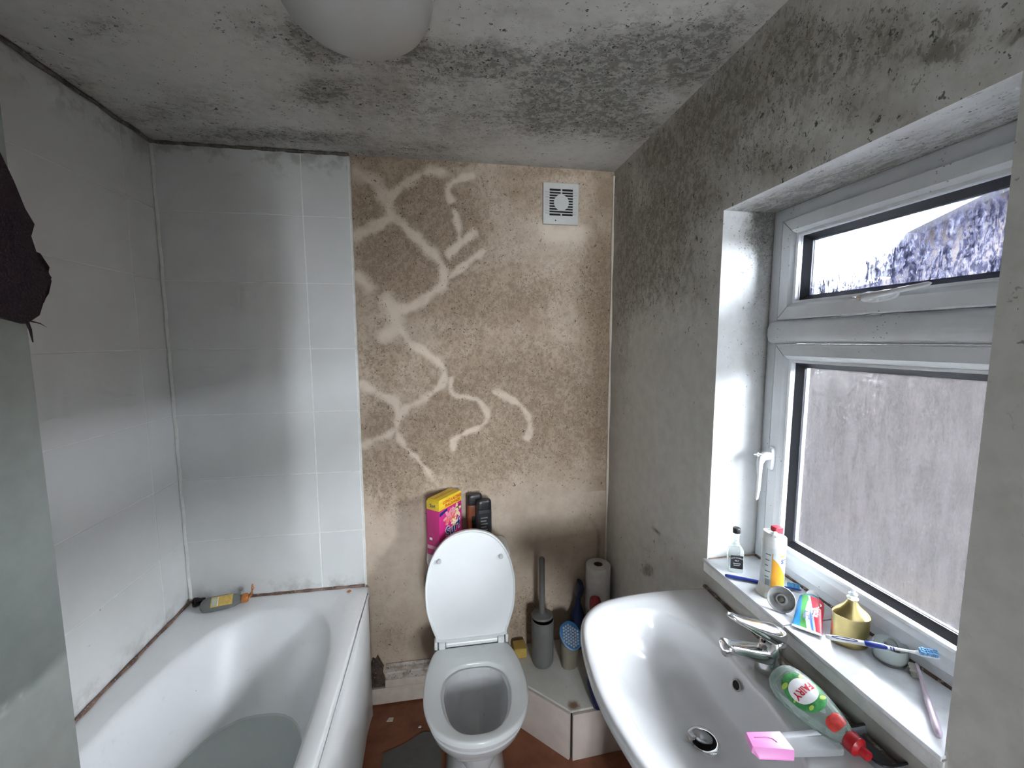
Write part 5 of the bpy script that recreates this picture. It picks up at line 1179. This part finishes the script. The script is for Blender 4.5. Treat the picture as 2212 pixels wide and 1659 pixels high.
# ------------------------------------------------------------------ on the bath ledge
sg = thing('pump_soap_bottle', (.17, 1.665, ZR), 'grey see-through soap bottle with yellow label and orange nozzle lying on the bath ledge', 'bottle')
GA = Vector((.090, 1.656, ZR+.0245)); GB = Vector((.232, 1.688, ZR+.0245)); gd = (GB-GA).normalized()
gz = Vector((.05, -.70, .72)); gz = (gz-gd*gz.dot(gd)).normalized(); gs = gd.cross(gz)
SM = Matrix((gs, gd, gz)).transposed().to_4x4(); SM.translation = GA
SP = [(-.006, .014, .012), (0, .021, .017), (.008, .0245, .0190), (.03, .0265, .0205), (.075, .0265, .0205), (.105, .0225, .0185), (.122, .0160, .0150), (.128, .0130, .0125)]
MB().loft([fr_(y, w, h) for y, w, h in SP]).build('bottle_body', glassy('smoke_grey_plastic', (.36, .37, .36), .1, .50), sg, M=SM, smooth=50)
def surf2(x, y, off):
    for (y0, w0, h0), (y1, w1, h1) in zip(SP[:-1], SP[1:]):
        if y0 <= y <= y1:
            k_ = (y-y0)/(y1-y0); w = w0+(w1-w0)*k_; h = h0+(h1-h0)*k_
            return h*max(0.0, 1-abs(x/w)**2.3)**(1/2.3)+off
    return off
def patch2(name, x0, x1, y0, y1, mat, off):
    pm = MB(); pm.loft([[(x0+(x1-x0)*i/10, y0+(y1-y0)*j/6, surf2(x0+(x1-x0)*i/10, y0+(y1-y0)*j/6, off)) for i in range(11)] for j in range(7)], False, False, closed=False)
    return pm.build(name, mat, sg, M=SM, smooth=60)
patch2('label', -.021, .017, .030, .100, simple('yellow_label', (.66, .46, .12), .45, var=.12, vs=120), .0006)
patch2('label_patch', -.014, .012, .034, .048, simple('pale_blue_patch', (.46, .54, .50), .5), .0010)
patch2('white_stripe', -.018, .015, .051, .054, M['white'], .0010)
M['amber'] = simple('amber_nozzle', (.50, .18, .045), .3)
mg = SM @ Matrix.Translation((0, .128, 0)) @ Matrix.Rotation(math.radians(-90), 4, 'X')
MB().lathe([(0, 0), (.0165, 0), (.0175, .004), (.0165, .018), (.0125, .023), (0, .024)], n=28).build('collar', M['amber'], sg, M=mg, smooth=40)
ne = SM @ Vector((0, .150, 0))
MB().tube([tuple(ne), (ne.x+.010, ne.y+.004, ne.z+.012), (ne.x+.013, ne.y+.010, ne.z+.030), (ne.x+.012, ne.y+.012, ne.z+.046)], [.008, .009, .008, .003], 12, .6).build('nozzle', M['amber'], sg, smooth=50)
bc = thing('black_cap', (.045, 1.706, ZR), 'round shiny black cap lying in the tiled corner of the bath', 'cap')
KM = frame_at((.036, 1.698, ZR+.018), (-.75, -.55, .22), (0, 0, 1))
MB().lathe([(0, -.036), (.012, -.036), (.0135, -.02), (.0165, -.012), (.0175, -.001), (.0165, .001), (.0135, .001), (.012, -.004), (0, -.004)], n=30).build('cap_shell', simple('shiny_black', (.008, .008, .012), .12), bc, M=KM, smooth=40)

# ------------------------------------------------------------------ pieces of a part hang on that part (thing > part > sub-part)
SUB = {'lid_bumper': 'lid', 'temperature_dot': 'lever', 'plug_clip': 'plug', 'waste_hole': 'waste_ring', 'overflow_hole': 'overflow_ring', 'label_print': 'label',
       'logo': 'carton', 'logo_outline': 'carton', 'flower_print': 'carton', 'banner_print': 'carton', 'side_band': 'carton', 'side_mark': 'carton', 'white_oval': 'label',
       'leaf_print': 'label', 'label_patch': 'label', 'white_stripe': 'label', 'aerator': 'spout', 'bump': 'lid_rim', 'screw': 'housing', 'moulded_line': 'pink_cap', 'centre_knob': 'disc',
       'blue_band': 'handle', 'blue_grip': 'handle', 'oval_mark': 'handle', 'white_inlay': 'handle', 'bristle_tuft': 'head', 'lettering': ('label', 'carton_top', 'tube_body', 'blue_panel'),
       'small_print': 'cylinder', 'barcode': 'cylinder', 'yellow_flash': 'cylinder', 'frayed_threads': 'cloth'}
for root in [o for o in COL.objects if o.type == 'EMPTY' and o.parent is None]:
    kids = list(root.children)
    for c in kids:
        want = SUB.get(c.name.split('.')[0])
        if not want: continue
        want = (want,) if isinstance(want, str) else want
        for p_ in kids:
            if p_.name.split('.')[0] in want and p_.parent is root:
                c.parent = p_; c.matrix_parent_inverse = wm(p_).inverted(); break
